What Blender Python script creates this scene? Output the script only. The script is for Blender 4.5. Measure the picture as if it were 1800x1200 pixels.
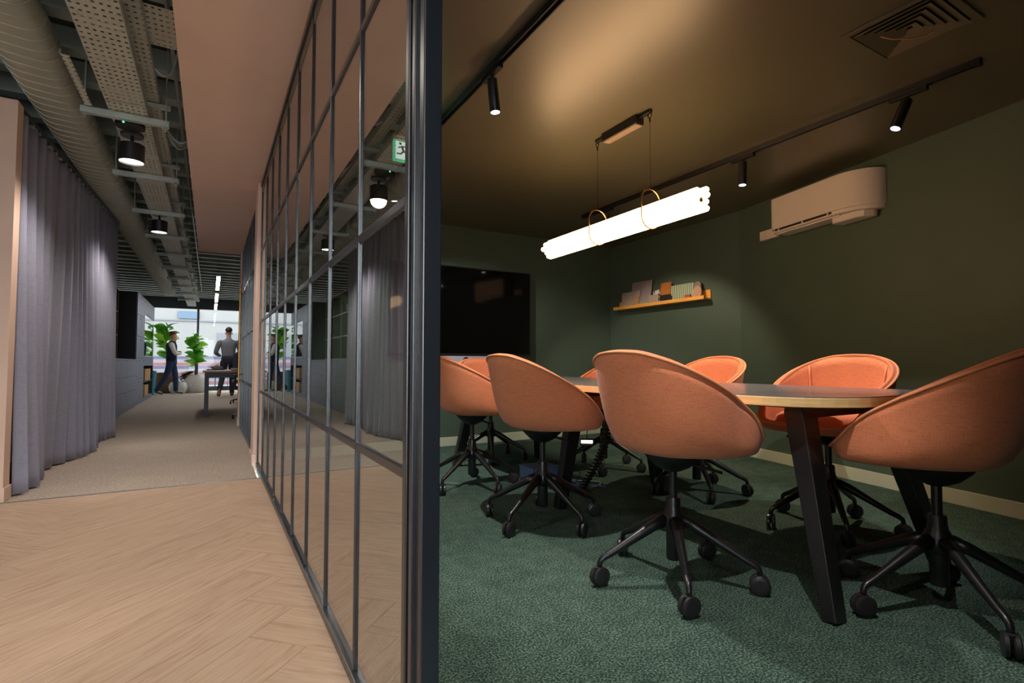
import bpy, bmesh, math, random
from mathutils import Vector, Matrix
R = math.radians
random.seed(7)
for o in list(bpy.data.objects):
    bpy.data.objects.remove(o, do_unlink=True)
scene = bpy.context.scene
COL = scene.collection

# ------------------------------------------------------------------ camera
cd = bpy.data.cameras.new('camera')
cam = bpy.data.objects.new('camera', cd)
COL.objects.link(cam)
cam.location = (0, 0, 0.88)
cam.rotation_euler = (R(90 + 2.375), 0, R(-30))
cd.sensor_width = 36
cd.lens = 917 / 1800 * 36
cd.clip_start = 0.02
cd.clip_end = 200
scene.camera = cam

# ------------------------------------------------------------------ world, exposure
world = bpy.data.worlds.new('sky')
scene.world = world
world.use_nodes = True
wn = world.node_tree.nodes
wn['Background'].inputs[0].default_value = (0.90, 0.95, 1.0, 1)
wn['Background'].inputs[1].default_value = 7.5
scene.view_settings.view_transform = 'Standard'
scene.view_settings.look = 'None'
scene.view_settings.gamma = 1
scene.view_settings.use_curve_mapping = False
scene.view_settings.exposure = 0.0

# ------------------------------------------------------------------ colour and materials
def lin(c):
    c = c / 255.0
    return c / 12.92 if c <= 0.04045 else ((c + 0.055) / 1.055) ** 2.4
def rgb(r, g, b):
    return (lin(r), lin(g), lin(b), 1)
MATS = {}
def mat(name, col, rough=0.6, metal=0.0, var=0.06, scale=12.0, bump=0.0, bscale=None,
        stretch=None, coat=0.0, sheen=0.0, spec=None):
    m = bpy.data.materials.new(name)
    m.use_nodes = True
    nt = m.node_tree
    p = nt.nodes['Principled BSDF']
    p.inputs['Roughness'].default_value = rough
    p.inputs['Metallic'].default_value = metal
    if coat: p.inputs['Coat Weight'].default_value = coat; p.inputs['Coat Roughness'].default_value = rough
    if sheen: p.inputs['Sheen Weight'].default_value = sheen
    if spec is not None: p.inputs['Specular IOR Level'].default_value = spec
    c = rgb(*col)
    tc = nt.nodes.new('ShaderNodeTexCoord')
    mp = nt.nodes.new('ShaderNodeMapping')
    nt.links.new(tc.outputs['Object'], mp.inputs[0])
    if stretch: mp.inputs['Scale'].default_value = stretch
    nz = nt.nodes.new('ShaderNodeTexNoise')
    nz.inputs['Scale'].default_value = scale
    nz.inputs['Detail'].default_value = 4
    nt.links.new(mp.outputs[0], nz.inputs['Vector'])
    rp = nt.nodes.new('ShaderNodeValToRGB')
    rp.color_ramp.elements[0].position = 0.3
    rp.color_ramp.elements[1].position = 0.7
    rp.color_ramp.elements[0].color = tuple(x * (1 - var) for x in c[:3]) + (1,)
    rp.color_ramp.elements[1].color = tuple(min(1, x * (1 + var)) for x in c[:3]) + (1,)
    nt.links.new(nz.outputs['Fac'], rp.inputs[0])
    nt.links.new(rp.outputs[0], p.inputs['Base Color'])
    if bump:
        b = nt.nodes.new('ShaderNodeBump')
        b.inputs['Strength'].default_value = bump
        b.inputs['Distance'].default_value = 0.004
        n2 = nt.nodes.new('ShaderNodeTexNoise')
        n2.inputs['Scale'].default_value = bscale or scale * 4
        nt.links.new(mp.outputs[0], n2.inputs['Vector'])
        nt.links.new(n2.outputs['Fac'], b.inputs['Height'])
        nt.links.new(b.outputs[0], p.inputs['Normal'])
    MATS[name] = m
    return m
def emis(name, col, strength):
    m = bpy.data.materials.new(name)
    m.use_nodes = True
    nt = m.node_tree
    nt.nodes.remove(nt.nodes['Principled BSDF'])
    e = nt.nodes.new('ShaderNodeEmission')
    e.inputs[0].default_value = (*col, 1)
    e.inputs[1].default_value = strength
    nt.links.new(e.outputs[0], nt.nodes['Material Output'].inputs[0])
    MATS[name] = m
    return m
def glass(name, tint, ior):
    m = bpy.data.materials.new(name)
    m.use_nodes = True
    nt = m.node_tree
    nt.nodes.remove(nt.nodes['Principled BSDF'])
    t = nt.nodes.new('ShaderNodeBsdfTransparent'); t.inputs[0].default_value = (*tint, 1)
    g = nt.nodes.new('ShaderNodeBsdfGlossy'); g.inputs['Roughness'].default_value = 0.0
    if ior > 2:
        lw = nt.nodes.new('ShaderNodeLayerWeight'); lw.inputs[0].default_value = 0.5
        pw_ = nt.nodes.new('ShaderNodeMath'); pw_.operation = 'POWER'; pw_.inputs[1].default_value = 0.95
        nt.links.new(lw.outputs['Facing'], pw_.inputs[0])
        fr = nt.nodes.new('ShaderNodeMath'); fr.operation = 'MULTIPLY'; fr.inputs[1].default_value = 0.95
        nt.links.new(pw_.outputs[0], fr.inputs[0])
    else:
        fr = nt.nodes.new('ShaderNodeFresnel'); fr.inputs[0].default_value = ior
    ge = nt.nodes.new('ShaderNodeNewGeometry')
    iv = nt.nodes.new('ShaderNodeMath'); iv.operation = 'SUBTRACT'; iv.inputs[0].default_value = 1
    nt.links.new(ge.outputs['Backfacing'], iv.inputs[1])
    mu = nt.nodes.new('ShaderNodeMath'); mu.operation = 'MULTIPLY'
    nt.links.new(fr.outputs[0], mu.inputs[0]); nt.links.new(iv.outputs[0], mu.inputs[1])
    mx = nt.nodes.new('ShaderNodeMixShader')
    nt.links.new(mu.outputs[0], mx.inputs[0])
    nt.links.new(t.outputs[0], mx.inputs[1]); nt.links.new(g.outputs[0], mx.inputs[2])
    nt.links.new(mx.outputs[0], nt.nodes['Material Output'].inputs[0])
    MATS[name] = m
    return m

mat('green_wall', (78, 94, 80), 0.55, var=0.05, scale=3, bump=0.05, bscale=120)
mat('green_ceiling', (84, 81, 62), 0.40, var=0.05, scale=2.0, bump=0.12, bscale=3.0, spec=1.0, coat=0.35)
mat('skirting', (196, 200, 176), 0.45, var=0.02)
mat('pink_plaster', (222, 190, 172), 0.8, var=0.03, scale=3, bump=0.05, bscale=80)
mat('white_paint', (205, 196, 188), 0.7, var=0.03)
mat('black_steel', (27, 31, 38), 0.27, 0.0, var=0.04, scale=3, spec=1.0)
mat('black_metal', (22, 22, 25), 0.32, 0.0, var=0.1, scale=30, spec=0.6)
mat('black_plastic', (14, 14, 15), 0.5, var=0.1)
mat('castor_plastic', (36, 35, 37), 0.36, var=0.1)
mat('anthracite', (62, 66, 74), 0.5, var=0.06)
mat('galvanised', (172, 182, 176), 0.42, 0.3, var=0.12, scale=9)
mat('duct_paint', (172, 174, 158), 0.5, 0.1, var=0.06, scale=4)
mat('duct_seam', (196, 200, 188), 0.35, 0.5, var=0.05)
mat('deck_dark', (60, 70, 64), 0.8, var=0.2, scale=4)
mat('deck_rib', (170, 182, 172), 0.6, 0.2, var=0.1, scale=5)
mat('oak_shelf', (240, 172, 82), 0.5, var=0.16, scale=6, stretch=(10, 1, 10), bump=0.1, bscale=30)
mat('oak_edge', (226, 188, 128), 0.5, var=0.12, scale=8, stretch=(1, 1, 12))
mat('table_laminate', (104, 101, 103), 0.22, var=0.08, scale=20)
mat('ac_white', (226, 214, 204), 0.4, var=0.01)
mat('brass', (196, 150, 88), 0.25, 1.0, var=0.05)
mat('screen_black', (6, 6, 7), 0.06, var=0.0, spec=0.6)
mat('silver_fabric', (176, 178, 190), 0.7, var=0.08, scale=200)
mat('cab_blue', (112, 122, 146), 0.42, var=0.03)
mat('cab_dark', (36, 38, 46), 0.4, var=0.05)
mat('oak_trim', (190, 140, 92), 0.5, var=0.1)
mat('mirror', (225, 228, 232), 0.03, 1.0, var=0.0)
mat('cardboard', (196, 160, 112), 0.8, var=0.06)
mat('skin', (214, 160, 134), 0.55, var=0.04)
mat('hair_dark', (44, 32, 28), 0.7, var=0.2, scale=60)
mat('hair_brown', (92, 62, 44), 0.7, var=0.2, scale=60)
mat('shirt_grey', (132, 134, 140), 0.85, var=0.08, scale=30)
mat('shirt_white', (222, 216, 214), 0.85, var=0.04, scale=30)
mat('vest_navy', (34, 44, 70), 0.85, var=0.12, scale=30)
mat('jeans', (40, 58, 92), 0.85, var=0.16, scale=40)
mat('trousers', (44, 46, 58), 0.85, var=0.12, scale=40)
mat('shoe_grey', (92, 92, 96), 0.7, var=0.1)
mat('shoe_sole', (206, 202, 196), 0.6, var=0.03)
mat('shoe_brown', (112, 76, 52), 0.6, var=0.1)
mat('leaf', (96, 168, 56), 0.42, var=0.3, scale=5)
mat('leaf_light', (138, 190, 62), 0.42, var=0.2, scale=5)
mat('leaf_dry', (128, 84, 52), 0.6, var=0.3, scale=8)
mat('bark', (88, 66, 50), 0.85, var=0.2, scale=30)
mat('pot_white', (206, 204, 196), 0.6, var=0.08, scale=14)
mat('pot_brown', (112, 80, 62), 0.55, var=0.2, scale=6)
mat('soil', (52, 40, 32), 0.95, var=0.3, scale=40)
mat('teal_plastic', (40, 150, 170), 0.5, var=0.05)
mat('cable_white', (196, 204, 206), 0.5, var=0.02)
mat('cable_blue', (70, 108, 160), 0.5, var=0.02)
mat('blue_box', (92, 118, 160), 0.6, var=0.08)
mat('paper', (226, 222, 214), 0.8, var=0.03)
mat('facade', (122, 120, 118), 0.9, var=0.03, scale=1)
mat('facade_line', (104, 105, 109), 0.9, var=0.03)
mat('sign_blue', (74, 94, 112), 0.6, var=0.05)
mat('brick_pink', (116, 80, 80), 0.9, var=0.14, scale=4)
mat('brick_pale', (122, 116, 120), 0.9, var=0.06, scale=4)
mat('brick_violet', (82, 78, 100), 0.9, var=0.1, scale=4)
mat('pavement', (120, 119, 118), 0.9, var=0.06)
mat('sign_green', (20, 140, 84), 0.5, var=0.02)
mat('steel_grey', (120, 128, 132), 0.35, 0.7, var=0.06)
for nm_ in ('leaf', 'leaf_light'):
    nt_ = MATS[nm_].node_tree; p_ = nt_.nodes['Principled BSDF']
    tl_ = nt_.nodes.new('ShaderNodeBsdfTranslucent'); mx_ = nt_.nodes.new('ShaderNodeMixShader'); mx_.inputs[0].default_value = .5
    src_ = p_.inputs['Base Color'].links[0].from_socket
    nt_.links.new(src_, tl_.inputs[0]); nt_.links.new(p_.outputs[0], mx_.inputs[1]); nt_.links.new(tl_.outputs[0], mx_.inputs[2])
    nt_.links.new(mx_.outputs[0], nt_.nodes['Material Output'].inputs[0])
glass('pane_glass', (0.88, 0.93, 0.92), 2.3)
glass('window_glass', (0.95, 0.98, 0.98), 1.45)
emis('lamp_white', (1.0, 0.97, 0.94), 9.0)
emis('linear_glow', (1.0, 0.97, 0.94), 40.0)
emis('spot_face', (0.92, 0.94, 1.0), 7.0)
emis('pendant_glow', (1.0, 0.59, 0.28), 17.0)
emis('led_green', (0.05, 1.0, 0.25), 4.0)
emis('glint_glow', (1.0, 0.78, 0.5), 12.0)  # emission for the added glint under the table, no real LED
emis('exit_glow', (0.02, 0.55, 0.22), 1.8)
emis('exit_white', (0.9, 1.0, 0.95), 1.9)

def carpet(name, c1, c2, scale, bump):
    m = bpy.data.materials.new(name); m.use_nodes = True
    nt = m.node_tree; p = nt.nodes['Principled BSDF']
    p.inputs['Roughness'].default_value = 0.95
    p.inputs['Specular IOR Level'].default_value = 0.1
    tc = nt.nodes.new('ShaderNodeTexCoord')
    n1 = nt.nodes.new('ShaderNodeTexNoise'); n1.inputs['Scale'].default_value = scale; n1.inputs['Detail'].default_value = 4
    n2 = nt.nodes.new('ShaderNodeTexNoise'); n2.inputs['Scale'].default_value = scale / 12; n2.inputs['Detail'].default_value = 3
    n3 = nt.nodes.new('ShaderNodeTexVoronoi'); n3.inputs['Scale'].default_value = scale * 1.2
    for n in (n1, n2, n3): nt.links.new(tc.outputs['Object'], n.inputs['Vector'])
    ad = nt.nodes.new('ShaderNodeMath'); ad.operation = 'MULTIPLY_ADD'; ad.inputs[1].default_value = 0.14
    nt.links.new(n2.outputs['Fac'], ad.inputs[0]); nt.links.new(n1.outputs['Fac'], ad.inputs[2])
    rp = nt.nodes.new('ShaderNodeValToRGB')
    rp.color_ramp.elements[0].position = 0.50; rp.color_ramp.elements[1].position = 0.76
    rp.color_ramp.elements[0].color = rgb(*c1); rp.color_ramp.elements[1].color = rgb(*c2)
    nt.links.new(ad.outputs[0], rp.inputs[0])
    nt.links.new(rp.outputs[0], p.inputs['Base Color'])
    b = nt.nodes.new('ShaderNodeBump'); b.inputs['Strength'].default_value = bump; b.inputs['Distance'].default_value = 0.006
    nt.links.new(n3.outputs['Distance'], b.inputs['Height']); nt.links.new(b.outputs[0], p.inputs['Normal'])
    MATS[name] = m
carpet('green_carpet', (38, 56, 50), (110, 134, 120), 150, 0.5)
carpet('grey_carpet', (172, 158, 144), (200, 187, 174), 60, 0.4)

def wood_floor():
    m = bpy.data.materials.new('wood_floor'); m.use_nodes = True
    nt = m.node_tree; p = nt.nodes['Principled BSDF']
    p.inputs['Roughness'].default_value = 0.7; p.inputs['Specular IOR Level'].default_value = 0.2
    tc = nt.nodes.new('ShaderNodeTexCoord'); oi = nt.nodes.new('ShaderNodeObjectInfo')
    mp = nt.nodes.new('ShaderNodeMapping'); mp.inputs['Scale'].default_value = (1.0, 14.0, 1.0)
    cm = nt.nodes.new('ShaderNodeCombineXYZ')
    mu = nt.nodes.new('ShaderNodeMath'); mu.operation = 'MULTIPLY'; mu.inputs[1].default_value = 60
    nt.links.new(oi.outputs['Random'], mu.inputs[0]); nt.links.new(mu.outputs[0], cm.inputs[2])
    va = nt.nodes.new('ShaderNodeVectorMath'); va.operation = 'ADD'
    nt.links.new(tc.outputs['Object'], va.inputs[0]); nt.links.new(cm.outputs[0], va.inputs[1])
    nt.links.new(va.outputs[0], mp.inputs[0])
    n1 = nt.nodes.new('ShaderNodeTexNoise'); n1.inputs['Scale'].default_value = 4.5; n1.inputs['Detail'].default_value = 7
    n1.inputs['Distortion'].default_value = 1.2
    nt.links.new(mp.outputs[0], n1.inputs['Vector'])
    rp = nt.nodes.new('ShaderNodeValToRGB')
    e = rp.color_ramp.elements
    e[0].position = 0.30; e[0].color = rgb(178, 148, 124)
    e[1].position = 0.66; e[1].color = rgb(202, 175, 152)
    x = e.new(0.46); x.color = rgb(193, 164, 140)
    nt.links.new(n1.outputs['Fac'], rp.inputs[0])
    hs = nt.nodes.new('ShaderNodeHueSaturation')
    mr = nt.nodes.new('ShaderNodeMapRange'); mr.inputs[3].default_value = 0.95; mr.inputs[4].default_value = 1.04
    nt.links.new(oi.outputs['Random'], mr.inputs[0]); nt.links.new(mr.outputs[0], hs.inputs['Value'])
    nt.links.new(rp.outputs[0], hs.inputs['Color']); nt.links.new(hs.outputs[0], p.inputs['Base Color'])
    MATS['wood_floor'] = m
wood_floor()

def fabric(name, col, warp, scale=420):
    m = bpy.data.materials.new(name); m.use_nodes = True
    nt = m.node_tree; p = nt.nodes['Principled BSDF']
    p.inputs['Roughness'].default_value = 0.9; p.inputs['Specular IOR Level'].default_value = 0.15
    p.inputs['Sheen Weight'].default_value = 0.15
    tc = nt.nodes.new('ShaderNodeTexCoord')
    outs = []
    for st in ((1.0, 1.0, 0.06), (0.06, 0.06, 1.0)):
        mp = nt.nodes.new('ShaderNodeMapping'); mp.inputs['Scale'].default_value = st
        nz = nt.nodes.new('ShaderNodeTexNoise'); nz.inputs['Scale'].default_value = scale; nz.inputs['Detail'].default_value = 2
        nt.links.new(tc.outputs['Object'], mp.inputs[0]); nt.links.new(mp.outputs[0], nz.inputs['Vector'])
        outs.append(nz)
    ad = nt.nodes.new('ShaderNodeMath'); ad.operation = 'ADD'
    nt.links.new(outs[0].outputs['Fac'], ad.inputs[0]); nt.links.new(outs[1].outputs['Fac'], ad.inputs[1])
    rp = nt.nodes.new('ShaderNodeValToRGB')
    rp.color_ramp.elements[0].position = 0.8; rp.color_ramp.elements[1].position = 1.0
    rp.color_ramp.elements[0].position = 0.75
    rp.color_ramp.elements[0].color = rgb(*warp); rp.color_ramp.elements[1].color = rgb(*col)
    nt.links.new(ad.outputs[0], rp.inputs[0]); nt.links.new(rp.outputs[0], p.inputs['Base Color'])
    b = nt.nodes.new('ShaderNodeBump'); b.inputs['Strength'].default_value = 0.25; b.inputs['Distance'].default_value = 0.002
    nt.links.new(ad.outputs[0], b.inputs['Height']); nt.links.new(b.outputs[0], p.inputs['Normal'])
    MATS[name] = m
fabric('chair_fabric', (218, 134, 96), (202, 114, 78), 420)
fabric('curtain_fabric', (150, 150, 168), (136, 136, 154), 300)
mat('piping', (230, 150, 104), 0.8, var=0.05)

def perforated():
    m = bpy.data.materials.new('perforated_tray'); m.use_nodes = True
    nt = m.node_tree; p = nt.nodes['Principled BSDF']
    p.inputs['Base Color'].default_value = rgb(188, 188, 172); p.inputs['Metallic'].default_value = 0.1
    p.inputs['Roughness'].default_value = 0.42
    tc = nt.nodes.new('ShaderNodeTexCoord'); sp = nt.nodes.new('ShaderNodeSeparateXYZ')
    nt.links.new(tc.outputs['Object'], sp.inputs[0])
    def cell(sock, pitch):
        a = nt.nodes.new('ShaderNodeMath'); a.operation = 'DIVIDE'; a.inputs[1].default_value = pitch
        nt.links.new(sock, a.inputs[0])
        b = nt.nodes.new('ShaderNodeMath'); b.operation = 'FRACT'; nt.links.new(a.outputs[0], b.inputs[0])
        c = nt.nodes.new('ShaderNodeMath'); c.operation = 'SUBTRACT'; c.inputs[1].default_value = 0.5
        nt.links.new(b.outputs[0], c.inputs[0])
        d = nt.nodes.new('ShaderNodeMath'); d.operation = 'ABSOLUTE'; nt.links.new(c.outputs[0], d.inputs[0])
        return d.outputs[0]
    def less(sock, v):
        a = nt.nodes.new('ShaderNodeMath'); a.operation = 'LESS_THAN'; a.inputs[1].default_value = v
        nt.links.new(sock, a.inputs[0]); return a.outputs[0]
    def mul(a, b):
        n = nt.nodes.new('ShaderNodeMath'); n.operation = 'MULTIPLY'
        nt.links.new(a, n.inputs[0]); nt.links.new(b, n.inputs[1]); return n.outputs[0]
    holes = mul(less(cell(sp.outputs[0], 0.03), 0.23), less(cell(sp.outputs[1], 0.05), 0.15))
    tr = nt.nodes.new('ShaderNodeBsdfTransparent'); mx = nt.nodes.new('ShaderNodeMixShader')
    nt.links.new(holes, mx.inputs[0]); nt.links.new(p.outputs[0], mx.inputs[1]); nt.links.new(tr.outputs[0], mx.inputs[2])
    nt.links.new(mx.outputs[0], nt.nodes['Material Output'].inputs[0])
    MATS['perforated_tray'] = m
perforated()

def stripes(name, c1, c2, axis, freq):
    m = bpy.data.materials.new(name); m.use_nodes = True
    nt = m.node_tree; p = nt.nodes['Principled BSDF']; p.inputs['Roughness'].default_value = 0.6
    tc = nt.nodes.new('ShaderNodeTexCoord'); w = nt.nodes.new('ShaderNodeTexWave')
    w.bands_direction = axis; w.inputs['Scale'].default_value = freq; w.inputs['Distortion'].default_value = 0.6
    nt.links.new(tc.outputs['Object'], w.inputs['Vector'])
    rp = nt.nodes.new('ShaderNodeValToRGB'); rp.color_ramp.elements[0].color = rgb(*c1); rp.color_ramp.elements[1].color = rgb(*c2)
    nt.links.new(w.outputs['Fac'], rp.inputs[0]); nt.links.new(rp.outputs[0], p.inputs['Base Color'])
    MATS[name] = m
def specks(name, base, dot, scale, thr=0.28):
    m = bpy.data.materials.new(name); m.use_nodes = True
    nt = m.node_tree; p = nt.nodes['Principled BSDF']; p.inputs['Roughness'].default_value = 0.6
    tc = nt.nodes.new('ShaderNodeTexCoord'); v = nt.nodes.new('ShaderNodeTexVoronoi'); v.inputs['Scale'].default_value = scale
    nt.links.new(tc.outputs['Object'], v.inputs['Vector'])
    rp = nt.nodes.new('ShaderNodeValToRGB'); rp.color_ramp.interpolation = 'CONSTANT'
    rp.color_ramp.elements[0].color = rgb(*dot); rp.color_ramp.elements[1].color = rgb(*base); rp.color_ramp.elements[1].position = thr
    nt.links.new(v.outputs['Distance'], rp.inputs[0]); nt.links.new(rp.outputs[0], p.inputs['Base Color'])
    MATS[name] = m
stripes('tile_orange', (150, 84, 30), (206, 130, 58), 'Y', 14)
stripes('tile_green', (92, 116, 92), (196, 200, 168), 'Y', 12)
specks('tile_terrazzo', (186, 172, 156), (110, 104, 96), 90, 0.3)
specks('tile_spots', (210, 204, 194), (40, 34, 32), 45, 0.42)
mat('tile_lilac', (160, 146, 150), 0.5, var=0.08, scale=8, stretch=(1, 6, 1))
mat('tile_tan', (190, 148, 112), 0.6, var=0.05)
mat('tile_palegreen', (150, 164, 140), 0.6, var=0.05)
mat('tile_grey', (164, 150, 140), 0.6, var=0.1, scale=60)
mat('tile_dark', (42, 36, 34), 0.5, var=0.1)
mat('tile_red', (176, 82, 52), 0.6, var=0.05)
mat('tile_pink', (190, 146, 120), 0.6, var=0.08, scale=40)
mat('tile_taupe', (140, 124, 108), 0.6, var=0.08, scale=40)

# ------------------------------------------------------------------ mesh helpers
class MB:
    def __init__(s):
        s.v = []; s.f = []
    def add(s, vs, fs):
        o = len(s.v); s.v += [tuple(v) for v in vs]; s.f += [tuple(i + o for i in f) for f in fs]; return s
    def box(s, x0, x1, y0, y1, z0, z1):
        return s.add([(x0, y0, z0), (x1, y0, z0), (x1, y1, z0), (x0, y1, z0), (x0, y0, z1), (x1, y0, z1), (x1, y1, z1), (x0, y1, z1)],
                     [(0, 3, 2, 1), (4, 5, 6, 7), (0, 1, 5, 4), (1, 2, 6, 5), (2, 3, 7, 6), (3, 0, 4, 7)])
    def beam(s, p0, p1, w0, d0, w1=None, d1=None, up=(0, 0, 1)):
        p0, p1 = Vector(p0), Vector(p1); w1 = w0 if w1 is None else w1; d1 = d0 if d1 is None else d1
        t = (p1 - p0).normalized(); u = Vector(up)
        if abs(t.dot(u)) > 0.99: u = Vector((1, 0, 0))
        a = t.cross(u).normalized(); b = a.cross(t).normalized()
        vs = []
        for p, w, d in ((p0, w0, d0), (p1, w1, d1)):
            for i, j in ((-1, -1), (1, -1), (1, 1), (-1, 1)): vs.append(p + a * w / 2 * i + b * d / 2 * j)
        return s.add(vs, [(3, 2, 1, 0), (4, 5, 6, 7), (0, 1, 5, 4), (1, 2, 6, 5), (2, 3, 7, 6), (3, 0, 4, 7)])
    def tube(s, path, r, n=10, closed=False, caps=True):
        P = [Vector(p) for p in path]; m = len(P)
        rs = r if isinstance(r, (list, tuple)) else [r] * m
        prev = None; vs = []
        for i in range(m):
            if closed: t = (P[(i + 1) % m] - P[i - 1])
            else: t = P[min(i + 1, m - 1)] - P[max(i - 1, 0)]
            t.normalize()
            if prev is None:
                u = Vector((0, 0, 1)) if abs(t.z) < 0.95 else Vector((1, 0, 0))
                a = t.cross(u).normalized()
            else:
                a = (prev - t * prev.dot(t)).normalized()
            b = t.cross(a); prev = a
            for k in range(n):
                an = 2 * math.pi * k / n
                vs.append(P[i] + (a * math.cos(an) + b * math.sin(an)) * rs[i])
        fs = []
        for i in range(m if closed else m - 1):
            for k in range(n):
                k2 = (k + 1) % n; j = (i + 1) % m
                fs.append((i * n + k, i * n + k2, j * n + k2, j * n + k))
        if caps and not closed:
            fs.append(tuple(range(n - 1, -1, -1))); fs.append(tuple((m - 1) * n + k for k in range(n)))
        return s.add(vs, fs)
    def cyl(s, p0, p1, r0, r1=None, n=24):
        return s.tube([p0, p1], [r0, r0 if r1 is None else r1], n)
    def lathe(s, prof, c=(0, 0, 0), n=32, cap=True):
        vs = []; fs = []; m = len(prof)
        for r, z in prof:
            for k in range(n):
                a = 2 * math.pi * k / n
                vs.append((c[0] + r * math.cos(a), c[1] + r * math.sin(a), c[2] + z))
        for i in range(m - 1):
            for k in range(n):
                k2 = (k + 1) % n
                fs.append((i * n + k, i * n + k2, (i + 1) * n + k2, (i + 1) * n + k))
        if cap:
            fs.append(tuple(range(n - 1, -1, -1))); fs.append(tuple((m - 1) * n + k for k in range(n)))
        return s.add(vs, fs)
    def prism(s, poly, z0, z1):
        n = len(poly)
        vs = [(x, y, z0) for x, y in poly] + [(x, y, z1) for x, y in poly]
        fs = [tuple(range(n - 1, -1, -1)), tuple(range(n, 2 * n))] + [(i, (i + 1) % n, n + (i + 1) % n, n + i) for i in range(n)]
        return s.add(vs, fs)
    def ball(s, c, rx, ry=None, rz=None, n=16, m=10):
        ry = rx if ry is None else ry; rz = rx if rz is None else rz
        vs = []; fs = []
        for i in range(m + 1):
            th = math.pi * i / m
            for k in range(n):
                a = 2 * math.pi * k / n
                vs.append((c[0] + rx * math.sin(th) * math.cos(a), c[1] + ry * math.sin(th) * math.sin(a), c[2] + rz * math.cos(th)))
        for i in range(m):
            for k in range(n):
                k2 = (k + 1) % n
                fs.append((i * n + k, (i + 1) * n + k, (i + 1) * n + k2, i * n + k2))
        return s.add(vs, fs)
    def build(s, name, m, parent=None, smooth=False, bevel=0.0, loc=None):
        me = bpy.data.meshes.new(name)
        me.from_pydata(s.v, [], s.f); me.update()
        bm = bmesh.new(); bm.from_mesh(me)
        bmesh.ops.remove_doubles(bm, verts=bm.verts, dist=1e-6)
        bmesh.ops.recalc_face_normals(bm, faces=bm.faces)
        bm.to_mesh(me); bm.free()
        return link(name, me, m, parent, smooth, bevel, loc)
def link(name, me, m, parent=None, smooth=False, bevel=0.0, loc=None):
    if m and not me.materials: me.materials.append(MATS[m] if isinstance(m, str) else m)
    if smooth:
        me.polygons.foreach_set('use_smooth', [True] * len(me.polygons))
    o = bpy.data.objects.new(name, me); COL.objects.link(o)
    if parent: o.parent = parent
    if loc: o.location = loc
    if bevel:
        b = o.modifiers.new('bevel', 'BEVEL'); b.width = bevel; b.segments = 2; b.limit_method = 'ANGLE'; b.angle_limit = R(40)
    if smooth == 'auto' or (smooth and smooth != 'full'):
        e = [p for p in me.edges]
        sharp_by_angle(me, 38)
    return o
def sharp_by_angle(me, deg):
    bm = bmesh.new(); bm.from_mesh(me)
    for e in bm.edges:
        if len(e.link_faces) == 2 and e.calc_face_angle(0) > R(deg): e.smooth = False
    bm.to_mesh(me); bm.free()
def empty(name, loc=(0, 0, 0), rz=0):
    o = bpy.data.objects.new(name, None); COL.objects.link(o)
    o.location = loc; o.rotation_euler = (0, 0, rz); o.empty_display_size = 0.1
    return o
def tag(o, label, cat, group=None):
    o['label'] = label; o['category'] = cat
    if group: o['group'] = group
    return o
def thing(name, label, cat, loc=(0, 0, 0), rz=0, group=None):
    return tag(empty(name, loc, rz), label, cat, group)
def struct(o, label=None):
    o['kind'] = 'structure'
    if label: o['label'] = label
    return o
def copy_tree(o, parent=None):
    c = o.copy(); COL.objects.link(c); c.parent = parent
    for ch in list(o.children): copy_tree(ch, c)
    return c
def text_mesh(name, body, size, m, parent, mw, extr=0.0006, shear=0.0):
    cu = bpy.data.curves.new(name, 'FONT'); cu.body = body; cu.size = size; cu.extrude = extr
    cu.align_x = 'CENTER'; cu.align_y = 'CENTER'; cu.shear = shear
    t = bpy.data.objects.new(name + '_tmp', cu); COL.objects.link(t)
    dg = bpy.context.evaluated_depsgraph_get(); dg.update()
    me = bpy.data.meshes.new_from_object(t.evaluated_get(dg))
    bpy.data.objects.remove(t, do_unlink=True)
    me.materials.clear()
    o = link(name, me, m, parent); o.matrix_local = mw
    return o
def spot(name, parent, loc, target, watts, col, angle, blend=0.5, size=0.03):
    l = bpy.data.lights.new(name, 'SPOT'); l.energy = watts; l.color = col; l.spot_size = R(angle); l.spot_blend = blend
    l.shadow_soft_size = size
    o = bpy.data.objects.new(name, l); COL.objects.link(o); o.parent = parent; o.location = loc
    d = Vector(target) - Vector(loc)
    o.rotation_euler = d.to_track_quat('-Z', 'Y').to_euler()
    return o

# ------------------------------------------------------------------ setting
ZC = 2.37        # meeting room ceiling
ZS = 2.46        # soffit
ZD = 3.08        # deck
XP = 0.363       # glazed partition
WK = (4.46, 3.27)  # where the right wall bends
TW = Vector((-0.22162, -0.97513)); NW = Vector((-0.97513, 0.22162))
def wallpt(s, off=0.0):
    return (WK[0] + TW.x * s + NW.x * off, WK[1] + TW.y * s + NW.y * off)

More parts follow.
